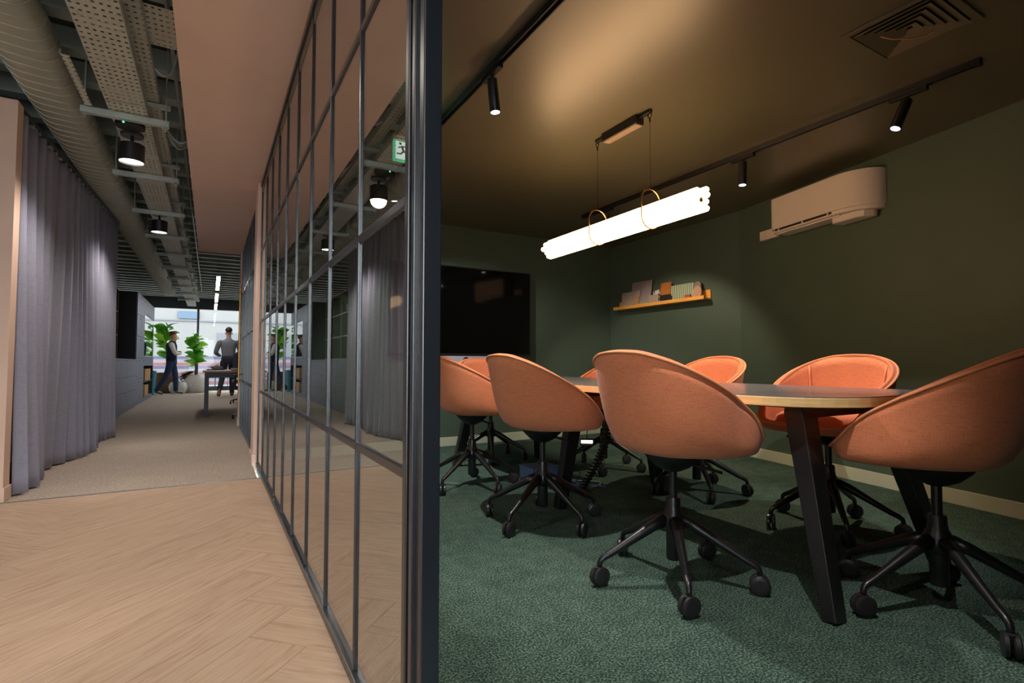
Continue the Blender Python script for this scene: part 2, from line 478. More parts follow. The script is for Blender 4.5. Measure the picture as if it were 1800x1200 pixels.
# floors
fl = struct(MB().box(-3.2, XP + .02, -2.6, 4.47, -0.12, -0.012).build('floor', 'pavement'), 'pale oak herringbone floor of the corridor')
pw, plen = 0.2145, 1.287
plank = MB().box(-plen / 2 + .0008, plen / 2 - .0008, -pw / 2 + .0008, pw / 2 - .0008, -0.012, 0.0).build('plank_source', 'wood_floor', None, bevel=0.0012)
pm = plank.data
bpy.data.objects.remove(plank, do_unlink=True)
def clip_plank(cx, cy, ang):
    # clip the plank rectangle to the corridor floor area
    ca, sa = math.cos(ang), math.sin(ang)
    poly = [(cx + ca * x - sa * y, cy + sa * x + ca * y) for x, y in
            ((-plen / 2 + .0007, -pw / 2 + .0007), (plen / 2 - .0007, -pw / 2 + .0007), (plen / 2 - .0007, pw / 2 - .0007), (-plen / 2 + .0007, pw / 2 - .0007))]
    full = True
    for ax, lim, sg in ((0, XP + .015, -1), (0, -1.9, 1), (1, 4.465, -1), (1, 0.2, 1)):
        out = []
        for i in range(len(poly)):
            a, b = poly[i], poly[(i + 1) % len(poly)]
            da, db = sg * (a[ax] - lim), sg * (b[ax] - lim)
            if da >= 0: out.append(a)
            if (da < 0) != (db < 0):
                full = False
                t = da / (da - db); out.append((a[0] + (b[0] - a[0]) * t, a[1] + (b[1] - a[1]) * t))
        poly = out
        if len(poly) < 3: return None, False
    return poly, full
# true herringbone laid on the diagonal: L = 6 w
q = math.sqrt(0.5)
np_ = 0
for i in range(-60, 60):
    for j in range(-6, 7):
        for k in (0, 1):
            a0 = i * pw + j * 2 * plen; b0 = i * pw
            if k == 0: ca_, cb_ = a0 + plen / 2, b0 + pw / 2
            else: ca_, cb_ = a0 + pw / 2, b0 + pw + plen / 2
            # rotate 45 degrees into the corridor
            X = (ca_ - cb_) * q - 0.634; Y = (ca_ + cb_) * q + 2.06
            if X < -2.8 or X > 1.2 or Y < -0.7 or Y > 5.4: continue
            ang = R(45) if k == 0 else R(135)
            poly, full = clip_plank(X, Y, ang)
            if poly is None: continue
            if full:
                o = link('plank', pm, None, fl); o.location = (X, Y, 0); o.rotation_euler = (0, 0, ang)
            else:
                ci, si = math.cos(-ang), math.sin(-ang)
                loc = [((x - X) * ci - (y - Y) * si, (x - X) * si + (y - Y) * ci) for x, y in poly]
                o = MB().prism(loc, -0.012, 0).build('plank', 'wood_floor', fl); o.location = (X, Y, 0); o.rotation_euler = (0, 0, ang)
            np_ += 1
struct(MB().box(-3.2, 0.33, 4.485, 19.4, -0.12, 0.0).build('floor_office', 'grey_carpet'), 'grey beige carpet running to the far windows')
struct(MB().box(0.33, 5.2, 5.30, 19.4, -0.12, 0.0).build('floor_office_side', 'grey_carpet'), 'grey beige carpet beyond the partition')
struct(MB().box(-3.2, XP - .014, 4.465, 4.485, -0.12, 0.002).build('trim_1', 'steel_grey'), 'thin metal strip between oak floor and carpet')
struct(MB().box(XP + .02, 5.2, -1.2, 5.30, -0.12, 0.0).build('floor_meeting_room', 'green_carpet'), 'speckled dark green meeting room carpet')
# meeting room walls and ceiling
struct(MB().box(XP, 5.2, 5.18, 5.30, 0, ZD).build('wall_back', 'green_wall'), 'dark green wall behind the television')
struct(MB().box(WK[0], 5.2, WK[1], 5.18, 0, ZD).build('wall_right', 'green_wall'), 'dark green wall with the picture ledge')
e = wallpt(4.6)
struct(MB().prism([WK, (5.2, WK[1]), (5.2, e[1]), e], 0, ZD).build('wall_right_angled', 'green_wall'), 'dark green angled wall with the air conditioner')
struct(MB().box(XP, 5.2, -1.32, -1.2, 0, ZD).build('wall_front', 'green_wall'), 'dark green wall at the near end of the meeting room')
struct(MB().box(XP, XP + .06, -1.2, -0.12, 0, ZC).build('wall_left_near', 'green_wall'), 'dark green wall beside the doorway')
struct(MB().box(XP, 5.2, -1.32, 5.30, ZC, ZC + .08).build('ceiling', 'green_ceiling'), 'satin dark green meeting room ceiling')
struct(MB().box(XP + .05, WK[0], 5.168, 5.18, 0, .095).build('baseboard_back', 'skirting', bevel=.003))
struct(MB().box(WK[0] - .012, WK[0], WK[1], 5.168, 0, .095).build('baseboard_right', 'skirting', bevel=.003))
a, b, c_, d_ = wallpt(0), wallpt(4.4), wallpt(4.4, .012), wallpt(0, .012)
struct(MB().prism([a, b, c_, d_], 0, .095).build('baseboard_right_angled', 'skirting', bevel=.003))
# soffit and corridor shell
struct(MB().box(-0.178, XP, -2.6, 8.55, ZS, ZD).build('ceiling_soffit', 'pink_plaster'), 'pinkish plaster soffit above the glazed partition')
struct(MB().box(XP, XP + .06, -1.32, 5.2, ZC + .08, ZD).build('trim_2', 'pink_plaster'), 'plaster closing the soffit above the partition')
struct(MB().box(-3.2, 5.2, -2.6, 19.4, ZD + .0, ZD + .2).build('ceiling_deck', 'deck_dark'), 'dark exposed deck above the services')
struct(MB().box(-3.2, XP, -2.7, -2.6, 2.6, ZD).box(.2, XP, -2.7, -2.6, 0, 2.6).build('wall_near', 'white_paint'), 'pale wall around the added glazing')
for i, (x0, x1) in enumerate(((-3.2, -2.06), (-2.0, -.93), (-.87, .2))):  # unseen glazing, added to bring daylight into the corridor
    w = struct(MB().box(x0, x1, -2.68, -2.62, 0, .10).build('window_%d' % (i + 4), 'anthracite'), 'unseen glazing added behind the viewpoint for daylight')
    if i < 2: MB().box(x1, x1 + .06, -2.69, -2.61, 0, 2.6).build('window_frame', 'anthracite', w)
    MB().box(x0, x1, -2.655, -2.645, .10, 2.6).build('pane', 'window_glass', w)
struct(MB().box(-60, 60, -40, -2.7, -.3, -.02).build('ground_near', 'pavement'), 'added pale pavement before the added glazing')
struct(MB().box(-3.3, -3.2, -2.7, 19.4, 0, ZD).build('wall_office_left', 'white_paint'), 'pale long office wall')
struct(MB().box(5.2, 5.3, 5.3, 19.4, 0, ZD).build('wall_office_right', 'white_paint'), 'pale far office wall')
struct(MB().box(-3.2, -1.122, 4.5, 4.62, 0, 2.594).build('wall_left', 'pink_plaster'), 'pinkish end wall beside the curtain')
struct(MB().box(-3.2, -1.112, 4.488, 4.5, 0, .09).box(-1.122, -1.112, 4.5, 4.63, 0, .09).build('baseboard_left', 'pink_plaster', bevel=.003))
struct(MB().box(-1.62, -1.52, 4.62, 8.3, 0, 2.6).build('wall_left_recess', 'white_paint'), 'pale wall hidden behind the curtain')
# pillars in the partition line
struct(MB().box(0.33, 0.46, 5.02, 5.32, 0, ZS).build('trim_3', 'pink_plaster', bevel=.003), 'plaster pillar between glazed partition and glazed door')
struct(MB().box(0.32, 0.47, 5.01, 5.33, 0, .10).build('trim_4', 'pink_plaster', bevel=.003), 'plinth of the plaster pillar')
struct(MB().box(0.345, 0.46, 8.30, 8.52, 0, ZS).build('trim_5', 'pink_plaster', bevel=.003), 'plaster pillar beyond the glazed door')
struct(MB().box(0.335, 0.47, 8.29, 8.53, 0, .10).build('trim_6', 'white_paint', bevel=.003), 'plinth of the far plaster pillar')

# ribs of the deck
rib = MB().box(-3.2, 5.2, -.035, .035, ZD - .14, ZD).box(-3.2, 5.2, -.06, .06, ZD - .15, ZD - .135).build('deck_rib', 'deck_rib')
deck = bpy.data.objects['ceiling_deck']
rib.parent = deck; rib.location = (0, 1.15, 0)
y = 1.15
while y < 19.0:
    y += 0.46
    o = rib.copy(); COL.objects.link(o); o.parent = deck; o.location = (0, y, 0)

# far window wall
WY = 19.35
struct(MB().box(-3.2, 5.2, WY, WY + .15, 2.60, ZD).build('wall_window_head', 'anthracite'), 'dark beam above the far windows')
for i, (x0, x1) in enumerate(((-3.2, -0.40), (-0.34, 1.9), (1.96, 5.2))):
    w = struct(MB().box(x0, x1, WY, WY + .1, 0, .14).build('window_%d' % (i + 1), 'anthracite'), 'tall far window to the daylight')
    MB().box(x1, x1 + .06, WY - .02, WY + .1, 0, 2.60).build('window_frame', 'anthracite', w)
    MB().box(x0, x1, WY + .04, WY + .05, .14, 2.60).build('pane', 'window_glass', w)
# outside
struct(MB().box(-60, 60, WY + .15, 70, -.3, -.02).build('ground_outside', 'pavement'), 'pale pavement outside the windows')

# ------------------------------------------------------------------ glazed partition
gp = thing('glazed_partition', 'black steel framed glazed partition with a grid of panes and a heavy end post', 'partition', (XP, 1.0, 0))
def G(y): return y - 1.0
YM = [1.075 + 0.4345 * i for i in range(10)]
YM[-1] = 5.0
rails = [0.0, 0.645, 1.235, 1.855, 2.452]
MB().box(-.012, .032, G(1.0), G(5.02), 0, .028).build('bottom_rail', 'black_steel', gp, bevel=.002)
MB().box(-.012, .032, G(1.0), G(5.02), 2.425, ZS).build('top_rail', 'black_steel', gp, bevel=.002)
for z in rails[1:4]:
    MB().box(-.003, .015, G(1.09), G(5.0), z - .012, z + .012).build('transom', 'black_steel', gp, bevel=.003)
for yy in YM[1:]:
    MB().box(-.004, .016, G(yy) - .007, G(yy) + .007, .028, 2.425).build('mullion', 'black_steel', gp, bevel=.003)
MB().box(-.004, .030, G(1.068), G(1.092), 0, ZS).build('post_bead', 'black_steel', gp, bevel=.003)
MB().box(0, .040, G(.985), G(1.06), 0, ZS).build('end_post', 'black_steel', gp, bevel=.003)
MB().box(-.008, .006, G(1.018), G(1.032), 0, ZS).build('post_groove_strip', 'black_steel', gp, bevel=.002)
for i in range(len(YM) - 1):
    for k in range(4):
        z0 = rails[k] + (.028 if k == 0 else .012); z1 = rails[k + 1] - .012
        MB().box(.003, .009, G(YM[i]) + .006, G(YM[i + 1]) - .006, z0, z1).build('pane', 'pane_glass', gp)
# second glazed screen with door
gs = thing('glazed_door_screen', 'black steel glazed screen and door with long brass pull handle between plaster pillars', 'door', (0.375, 5.33, 0))
L = 8.29 - 5.33
for z0, z1 in ((0, .03), (2.43, ZS)): MB().box(-.012, .03, 0, L, z0, z1).build('rail', 'black_steel', gs)
for z in (.645, 1.235, 1.855): MB().box(-.008, .026, 0, L, z - .015, z + .015).build('transom', 'black_steel', gs)
ms = [0.015, .5, 1.0, 1.5, 2.0, 2.5, L - .02]
for k, yy in enumerate(ms): MB().box(-.012, .03, yy - .014, yy + .014, .03, 2.43).build('mullion', 'black_steel', gs)
for k in range(len(ms) - 1):
    MB().box(.007, .013, ms[k] + .01, ms[k + 1] - .01, .03, 2.43).build('pane', 'pane_glass', gs)
hd = MB().tube([(-.07, 2.02, .64), (-.07, 2.02, 1.86)], .011, 12).build('handle', 'brass', gs, smooth=True)
for z in (.74, 1.76): MB().cyl((-.07, 2.02, z), (.0, 2.02, z), .008, n=10).build('handle_bracket', 'brass', hd)

# ------------------------------------------------------------------ meeting table
TX, TY = 2.265, 2.57
tb = thing('meeting_table', 'long meeting table with rounded corners, dark top, pale oak edge and black slanted legs', 'table', (TX, TY, 0))
def rrect(hx, hy, r, n=10, bow=0.0):
    pts = []
    for cx, cy, a0 in ((hx - r, hy - r, 0), (-hx + r, hy - r, 90), (-hx + r, -hy + r, 180), (hx - r, -hy + r, 270)):
        for k in range(n + 1):
            a = R(a0 + 90 * k / n); pts.append((cx + r * math.cos(a), cy + r * math.sin(a)))
    return pts
MB().prism(rrect(.485, 1.6, .30), .722, .756).build('edge_board', 'oak_edge', tb, bevel=.002)
MB().prism(rrect(.482, 1.597, .297), .756, .760).build('table_top', 'table_laminate', tb)
legs = [(-.41, -1.55, -.30, -1.38), (.41, -1.55, .30, -1.38), (-.41, .06, -.29, .04), (.41, .06, .29, .04), (-.42, 1.58, -.31, 1.42), (.42, 1.58, .31, 1.42)]
for fx, fy, tx, ty in legs:
    MB().beam((tx, ty, .70), (fx, fy, .0), .10, .075, .068, .05, up=(0, 1, 0)).build('leg', 'black_metal', tb, bevel=.004)
for yy in (-1.38, .04, 1.42):
    MB().box(-.34, .34, yy - .04, yy + .04, .672, .722).build('cross_beam', 'black_metal', tb, bevel=.003)
MB().box(-.03, .03, -1.4, 1.44, .68, .722).build('spine_beam', 'black_metal', tb, bevel=.003)
MB().box(-.06, .06, -.75, -.35, .7602, .7625).build('power_flap', 'black_plastic', tb, bevel=.001)

# ------------------------------------------------------------------ swivel chairs
ZB = 0.515
def supere(phi, a, b, n=2.5):
    s, c = math.sin(phi), math.cos(phi)
    return (abs(s / a) ** n + abs(c / b) ** n) ** (-1 / n)
RIM = [(0, .408), (25, .402), (45, .372), (60, .335), (75, .290), (90, .245), (105, .206), (115, .172), (122, .122), (129, .074), (138, .050), (150, .044), (165, .040), (180, .040)]
def rimh(phi):
    d = abs(math.degrees(phi))
    for (d0, h0), (d1, h1) in zip(RIM, RIM[1:]):
        if d <= d1:
            t = (d - d0) / (d1 - d0); return h0 + (h1 - h0) * t
    return RIM[-1][1]
NPH = 72
raw = [rimh(-math.pi + 2 * math.pi * k / NPH) for k in range(NPH)]
for _ in range(2): raw = [(raw[k - 1] + 2 * raw[k] + raw[(k + 1) % NPH]) / 4 for k in range(NPH)]
PROF_B = [(.0, .0), (.30, .0), (.50, .004), (.64, .03), (.75, .09), (.825, .19), (.88, .33), (.92, .5), (.957, .7), (.98, .86), (1.0, 1.0)]
PROF_F = [(.0, .0), (.40, .0), (.64, .004), (.79, .02), (.88, .07), (.925, .15), (.95, .28), (.965, .46), (.98, .68), (.99, .85), (1.0, 1.0)]
PROF = PROF_B
def shell_pt(k, s, zf, inset=0.0):
    phi = -math.pi + 2 * math.pi * k / NPH
    back = math.cos(phi) > 0
    rr = supere(phi, .300, .262 if back else .290, 2.5 if back else 3.4) - inset
    h = raw[k % NPH]
    dg = abs(math.degrees(phi)); rr *= 1 - .055 * zf * math.exp(-((dg - 106) / 14) ** 2)
    f = max(0.0, min(1.0, (abs(math.degrees(phi)) - 55) / 60)); f = f * f * (3 - 2 * f)
    sf = s
    for (sb, zb), (sf0, zf0) in zip(PROF_B, PROF_F):
        if abs(sb - s) < 1e-6 and abs(zb - zf) < 1e-6:
            sf = sb + (sf0 - sb) * f; zf = zb + (zf0 - zb) * f
    lean = -0.035 * zf * max(0, math.cos(phi)) 
    x = rr * sf * math.sin(phi); yv = -rr * sf * math.cos(phi) + lean
    return (x, yv, ZB + h * zf)
def make_chair():
    t = empty('swivel_chair')
    sh = MB(); vs = []; fs = []; m = len(PROF)
    for s_, z_ in PROF[1:]:
        for k in range(NPH): vs.append(shell_pt(k, s_, z_))
    for i in range(m - 2):
        for k in range(NPH):
            k2 = (k + 1) % NPH; fs.append((i * NPH + k, i * NPH + k2, (i + 1) * NPH + k2, (i + 1) * NPH + k))
    c0 = len(vs); vs.append((0, 0, ZB))
    for k in range(NPH): fs.append((c0, (k + 1) % NPH, k))
    me = bpy.data.meshes.new('shell'); me.from_pydata(vs, [], fs); me.update()
    bm = bmesh.new(); bm.from_mesh(me); bmesh.ops.recalc_face_normals(bm, faces=bm.faces); bm.to_mesh(me); bm.free()
    # make sure normals point outwards (down/out)
    if sum(p.normal.z for p in me.polygons if p.center.z < ZB + .01) > 0: me.flip_normals()
    o = link('shell', me, 'chair_fabric', t, smooth='full')
    so = o.modifiers.new('thick', 'SOLIDIFY'); so.thickness = .030; so.offset = -1; so.use_even_offset = False
    # piping along the outer rim
    path = []
    for k in range(NPH):
        x, y_, z_ = shell_pt(k, 1.0, 1.0); path.append((x * 1.004, y_ * 1.004, z_ + .001))
    MB().tube(path, .0055, 8, closed=True).build('piping', 'piping', t, smooth='full')
    path = []
    for k in range(NPH):
        x, y_, z_ = shell_pt(k, 1.0, 1.0, .022); path.append((x, y_, z_ + .001))
    MB().tube(path, .010, 8, closed=True).build('rim_roll', 'chair_fabric', t, smooth='full')
    # seat cushion
    cu = []
    prof = [(.0, .118), (.45, .116), (.62, .108), (.70, .092), (.735, .06), (.70, .035)]
    cv = []; cf = []
    for s_, z_ in prof[1:]:
        for k in range(48):
            phi = -math.pi + 2 * math.pi * k / 48
            rr = supere(phi, .300, .262 if math.cos(phi) > 0 else .285, 2.8)
            front = max(0, -math.cos(phi))
            cv.append((rr * (s_ + .13 * front * s_) * math.sin(phi), -rr * (s_ + .16 * front * s_) * math.cos(phi), ZB + z_ - .028 * front * s_))
    for i in range(len(prof) - 2):
        for k in range(48):
            k2 = (k + 1) % 48; cf.append((i * 48 + k, i * 48 + k2, (i + 1) * 48 + k2, (i + 1) * 48 + k))
    c0 = len(cv); cv.append((0, 0, ZB + .118))
    for k in range(48): cf.append((c0, k, (k + 1) % 48))
    MB().add(cv, cf).build('seat_cushion', 'chair_fabric', t, smooth='full')
    # inner seams between back and wings
    for sg in (-1, 1):
        k = int(round((math.pi + sg * R(52)) / (2 * math.pi) * NPH))
        path = []
        for s_, z_ in ((.78, .28), (.83, .4), (.87, .52), (.905, .66), (.94, .82), (.965, .97)):
            x, y_, z_ = shell_pt(k, s_, z_, .012); path.append((x * .955, y_ * .955, z_))
        MB().tube(path, .005, 6).build('seam', 'piping', t, smooth='full')
    # mechanism
    MB().lathe([(.03, -.075), (.07, -.055), (.105, -.022), (.118, .0), (.118, .012)], (0, 0, ZB), 24).build('seat_mount', 'black_plastic', t, smooth=True)
    lv = MB().tube([(.06, .02, ZB - .035), (.15, .03, ZB - .045), (.21, .035, ZB - .05)], .006, 8).build('tilt_lever', 'black_plastic', t, smooth=True)
    MB().cyl((0, 0, .30), (0, 0, ZB - .05), .0165).build('gas_lift', 'black_metal', t, smooth=True)
    MB().lathe([(.027, .085), (.029, .09), (.029, .325), (.026, .335), (.024, .335)], (0, 0, 0), 24).build('column_sleeve', 'black_metal', t, smooth=True)
    MB().lathe([(.034, .20), (.046, .215), (.05, .235), (.044, .262), (.032, .285), (.03, .30)], (0, 0, 0), 24).build('hub', 'black_metal', t, smooth=True)
    P = [(.035, 0, .243), (.09, 0, .222), (.18, 0, .172), (.27, 0, .122), (.297, 0, .110), (.311, 0, .100), (.316, 0, .086), (.316, 0, .066)]
    leg = MB().tube(P, [.026, .022, .0175, .0135, .0125, .0115, .0105, .010], 12).build('leg', 'black_metal', t, smooth='full')
    cs = MB()
    for sg in (-1, 1):
        cs2 = [(.020, -.0095), (.032, -.009), (.0375, -.005), (.0375, .005), (.032, .009), (.020, .0095)]
        off = len(cs.v)
        tmp = MB().lathe(cs2, (0, 0, 0), 24)
        tmp.v = [(x, z_ + sg * .0125, y_ ) for x, y_, z_ in tmp.v]
        cs.add(tmp.v, tmp.f)
    cs.v = [(x, y_, z_ + .0378) for x, y_, z_ in cs.v]
    cs.cyl((0, 0, .03), (.012, 0, .075), .009, n=10)
    ca = cs.build('castor', 'castor_plastic', leg, smooth=True)
    ca.location = (.316, 0, 0); ca.rotation_euler = (0, 0, R(35))
    for k in range(1, 5): 
        l2 = copy_tree(leg, t)
    return t
chair0 = make_chair()
CH = [  # x, y, facing (deg of local +y), star phase (world deg), label
    (1.65, 1.54, -90, 16, 'nearest salmon bucket swivel chair of the left row, seen from behind, largest in view'),
    (1.62, 2.465, -90, 60, 'middle salmon bucket swivel chair of the left row, seen from behind'),
    (1.64, 3.415, -90, -10, 'farthest salmon bucket swivel chair of the left row, beside the black end post'),
    (2.89, 1.60, 90, 6, 'orange bucket swivel chair facing the table, near the air conditioner wall'),
    (2.91, 2.50, 90, 20, 'orange bucket swivel chair across the table, half hidden behind the nearest left-row chair'),
    (2.87, 3.43, 90, 12, 'orange bucket swivel chair across the table, only a sliver showing between two left-row chairs'),
    (2.25, 4.29, 180, 30, 'orange bucket swivel chair at the far head of the table below the television'),
    (2.285, 0.885, 4, 16, 'shadowed rust bucket swivel chair at the near table end, cut by the right edge'),
]
for i, (x, y, rz, ph, lab) in enumerate(CH):
    c = chair0 if i == 0 else copy_tree(chair0)
    c.location = (x, y, 0); c.rotation_euler = (0, 0, R(rz))
    tag(c, lab, 'chair', 'bucket chairs around the meeting table')
    k = 0
    for ch in c.children:
        if ch.name.split('.')[0] == 'leg':
            ch.rotation_euler = (0, 0, R(ph + 72 * k - rz))
            for cc in ch.children: cc.rotation_euler = (0, 0, R(random.uniform(-70, 70)))
            k += 1

# ------------------------------------------------------------------ television and camera bar
tv = thing('television', 'large black wall television on the dark green back wall', 'television', (2.36, 5.178, 0))
MB().box(-.80, .80, -.045, 0, 1.0, 1.88).build('back_housing', 'black_plastic', tv)
MB().box(-.83, .83, -.075, -.045, .965, 1.915).build('bezel', 'black_metal', tv, bevel=.003)
MB().box(-.818, .818, -.0765, -.0745, .985, 1.905).build('screen', 'screen_black', tv)
bar = thing('video_bar', 'silver video conference bar with round dark camera badge under the television', 'video bar', (2.36, 5.10, 0))
MB().box(-.29, .29, -.03, .05, .868, .955).build('bar_body', 'silver_fabric', bar, bevel=.006)
MB().box(-.25, .25, .05, .08, .89, .93).build('wall_bracket', 'black_plastic', bar)
tmp = MB().lathe([(.03, -.002), (.034, .0), (.034, .003), (.031, .005)], (0, 0, 0), 28)
tmp.v = [(x, -.03 - z_, .912 + y_) for x, y_, z_ in tmp.v]
bd = tmp.build('camera_badge', 'black_plastic', bar)
text_mesh('badge_letters', 'hp', .05, 'silver_fabric', bd, Matrix.Translation((0, -.0362, .913)) @ Matrix.Rotation(R(90), 4, 'X'), shear=.3)

# ------------------------------------------------------------------ picture ledge with samples
ld = thing('picture_ledge', 'oak picture ledge on the dark green wall', 'shelf', (4.46, 4.30, 1.535))
MB().box(-.11, -.0, -.69, .69, 0, .016).build('ledge_base', 'oak_shelf', ld, bevel=.001)
MB().box(-.118, -.104, -.69, .69, 0, .038).build('front_lip', 'oak_shelf', ld, bevel=.001)
MB().box(-.014, 0, -.69, .69, .016, .105).build('back_plate', 'oak_shelf', ld, bevel=.001)
GS = 'material samples on the oak ledge'
def sample(name, y0, y1, h, dx, m, label, th=.009, lean=8, z0=1.551, arch=False):
    w = abs(y1 - y0)
    if arch:
        pts = [(-w / 2, 0), (w / 2, 0)] + [(w / 2 * math.cos(R(a)), h - w / 2 + w / 2 * math.sin(R(a))) for a in range(0, 181, 15)]
    else:
        pts = [(-w / 2, 0), (w / 2, 0), (w / 2, h), (-w / 2, h)]
    mb = MB().prism(pts, 0, th)
    mb.v = [(z, x, y) for x, y, z in mb.v]
    o = mb.build(name, m, bevel=.001)
    o.location = (4.46 - dx, (y0 + y1) / 2, z0); o.rotation_euler = (0, R(lean), 0)
    tag(o, label, 'sample tile', GS); return o
sample('material_tile', 4.745, 4.418, .305, .066, 'tile_lilac', 'tall grey lilac stone sample tile, largest on the oak ledge', .008, 8)
sample('material_tile', 4.878, 4.577, .19, .088, 'tile_terrazzo', 'speckled beige terrazzo sample tile at the left end of the oak ledge', .010, 5)
sample('material_tile', 4.68, 4.572, .12, .102, 'tile_tan', 'small tan sample tile in front of the speckled terrazzo tile', .007, 4)
sample('material_tile', 4.557, 4.425, .045, .095, 'tile_palegreen', 'low pale green sample chip lying at the foot of the lilac tile', .02, 0)
sample('material_tile', 4.411, 4.258, .11, .098, 'tile_grey', 'grey brown sample tile in front of the black-spotted tile', .008, 4)
sample('material_tile', 4.36, 4.262, .165, .080, 'tile_spots', 'white sample tile with bold black spots on the oak ledge', .008, 6)
sample('material_tile', 4.262, 4.111, .235, .070, 'tile_orange', 'orange brown striped wood sample rising above the dark box', .012, 6)
sample('material_tile', 4.225, 4.074, .09, .103, 'tile_dark', 'small dark brown sample block below the orange striped wood', .012, 2)
sample('material_tile', 4.105, 3.79, .185, .070, 'tile_green', 'wide green and cream fluted sample panel on the oak ledge', .014, 6)
sample('material_tile', 3.876, 3.80, .055, .102, 'tile_red', 'small brick red sample chip before the fluted panel', .012, 2)
sample('material_tile', 3.80, 3.70, .19, .064, 'tile_taupe', 'taupe round-topped sample tile at the right end of the oak ledge', .010, 6, arch=True)
sample('material_tile', 3.775, 3.668, .135, .090, 'tile_pink', 'pinkish round-topped sample tile before the taupe one', .012, 4, arch=True)

# ------------------------------------------------------------------ air conditioner on the angled wall
ang = math.atan2(TW.y, TW.x)
def wall_frame(name, label, cat, s, z):
    p = wallpt(s); o = thing(name, label, cat, (p[0], p[1], z), ang)   # local x along the wall, local -y into the room
    return o
ac = wall_frame('air_conditioner', 'white wall air conditioner with curved right end', 'air conditioner', 1.03, 1.985)
def ac_plan(inset=0.0, n=10):
    x0, x1, dp = -.445 + inset, .44 - inset, .205 - inset
    pts = [(x0, 0)]
    r = .06
    for k in range(n + 1):
        a = R(180 + 90 * k / n); pts.append((x0 + r + r * math.cos(a), -dp + r + r * math.sin(a)))
    rx, ry = .26, dp
    for k in range(n * 2 + 1):
        a = R(270 + 90 * k / (n * 2)); pts.append((x1 - rx + rx * math.cos(a), -dp + ry + ry * math.sin(a)))
    return pts
MB().prism(ac_plan(), .028, .29).build('front_cover', 'ac_white', ac, smooth=True, bevel=.004)
MB().prism(ac_plan(.012), .0, .028).build('underside', 'ac_white', ac, smooth=True, bevel=.003)
MB().box(-.38, .16, -.197, -.15, .012, .0275).build('outlet_slot', 'tile_dark', ac)
for x in (-.34, -.10, .13): MB().box(x - .006, x + .006, -.2, -.15, .004, .03).build('slot_vane', 'ac_white', ac)
MB().box(-.40, .20, -.165, -.05, -.012, .0).build('air_flap', 'ac_white', ac, bevel=.004)
pts = [(.10, -.02), (.10, -.12), (.13, -.15), (.30, -.15), (.36, -.12), (.39, -.06), (.39, -.02)]
MB().prism(pts, -.052, .0).build('drip_tray', 'ac_white', ac, bevel=.012)
jb = wall_frame('junction_box', 'small white junction box on the wall left of the air conditioner', 'box', .40, 2.0)
MB().box(-.10, .10, -.035, 0, 0, .085).build('box_body', 'ac_white', jb, bevel=.004)
MB().box(-.085, -.02, -.038, -.035, .015, .07).build('box_lid', 'ac_white', jb, bevel=.001)

# ------------------------------------------------------------------ tracks and spotlights
def track(x, y0, y1, label):
    t = thing('lighting_track', label, 'light track', (x, y0, ZC), 0, 'ceiling tracks of the meeting room')
    MB().box(-.017, -.010, 0, y1 - y0, -.032, 0).box(.010, .017, 0, y1 - y0, -.032, 0).box(-.017, .017, 0, y1 - y0, -.012, 0).build('track_profile', 'black_metal', t, bevel=.001)
    for yy in (0, y1 - y0): MB().box(-.019, .019, yy - .01, yy + .01, -.034, 0).build('end_cap', 'black_plastic', t)
track(1.19, -.6, 4.95, 'black ceiling track near the glazed partition, at the upper left of the meeting room')
track(3.23, 1.02, 4.15, 'black ceiling track in front of the air conditioner wall')
def spotlight(x, y, tilt, az, watts, angle, label, aim=0.0, col=(1.0, .94, .88)):
    t = thing('spotlight', label, 'spotlight', (x, y, ZC - .032), 0, 'black track spotlights')
    MB().box(-.014, .014, -.09, .09, -.022, .004).build('track_adapter', 'black_plastic', t, bevel=.002)
    MB().cyl((0, 0, -.02), (0, 0, -.055), .007, n=12).build('pivot_stem', 'black_metal', t)
    def axis(tl): return Vector((math.sin(R(tl)) * math.cos(R(az)), math.sin(R(tl)) * math.sin(R(az)), -math.cos(R(tl))))
    ax = axis(tilt)
    p0 = Vector((0, 0, -.028)) + ax * .012; p1 = p0 + ax * .165
    b = MB().tube([p0, p0 + ax * .004, p1 - ax * .003, p1], [.024, .0275, .0275, .0265], 24).build('spot_body', 'black_metal', t, smooth=True)
    MB().cyl(p1 - ax * .002, p1 + ax * .0012, .0225, n=24).build('lens', 'spot_face', b)
    spot('lamp', t, p1 + ax * .006, p1 + ax * .006 + axis(tilt + aim), watts, col, angle, .45, .014)
spotlight(1.19, 2.26, 6, 0, 120, 92, 'black cylinder spotlight on the track near the glazed partition', 18)
spotlight(1.19, 0.75, 5, 70, 90, 66, 'unseen black cylinder spotlight added over the doorway', 2)  # out of view, added to light the foreground
spotlight(1.19, 3.90, 8, 42, 150, 100, 'black cylinder spotlight near the television end of the left track', 30)
spotlight(3.23, 2.33, 3, 180, 75, 92, 'black cylinder spotlight left of the air conditioner on the right track', 9, (1.0, .80, .56))
spotlight(3.23, 3.80, 3, 15, 60, 96, 'black cylinder spotlight behind the pendant, aimed at the oak ledge', 30, (1.0, .84, .64))
spotlight(3.23, 1.32, 22, 140, 55, 64, 'black tilted cylinder spotlight at the dark near end of the right track')

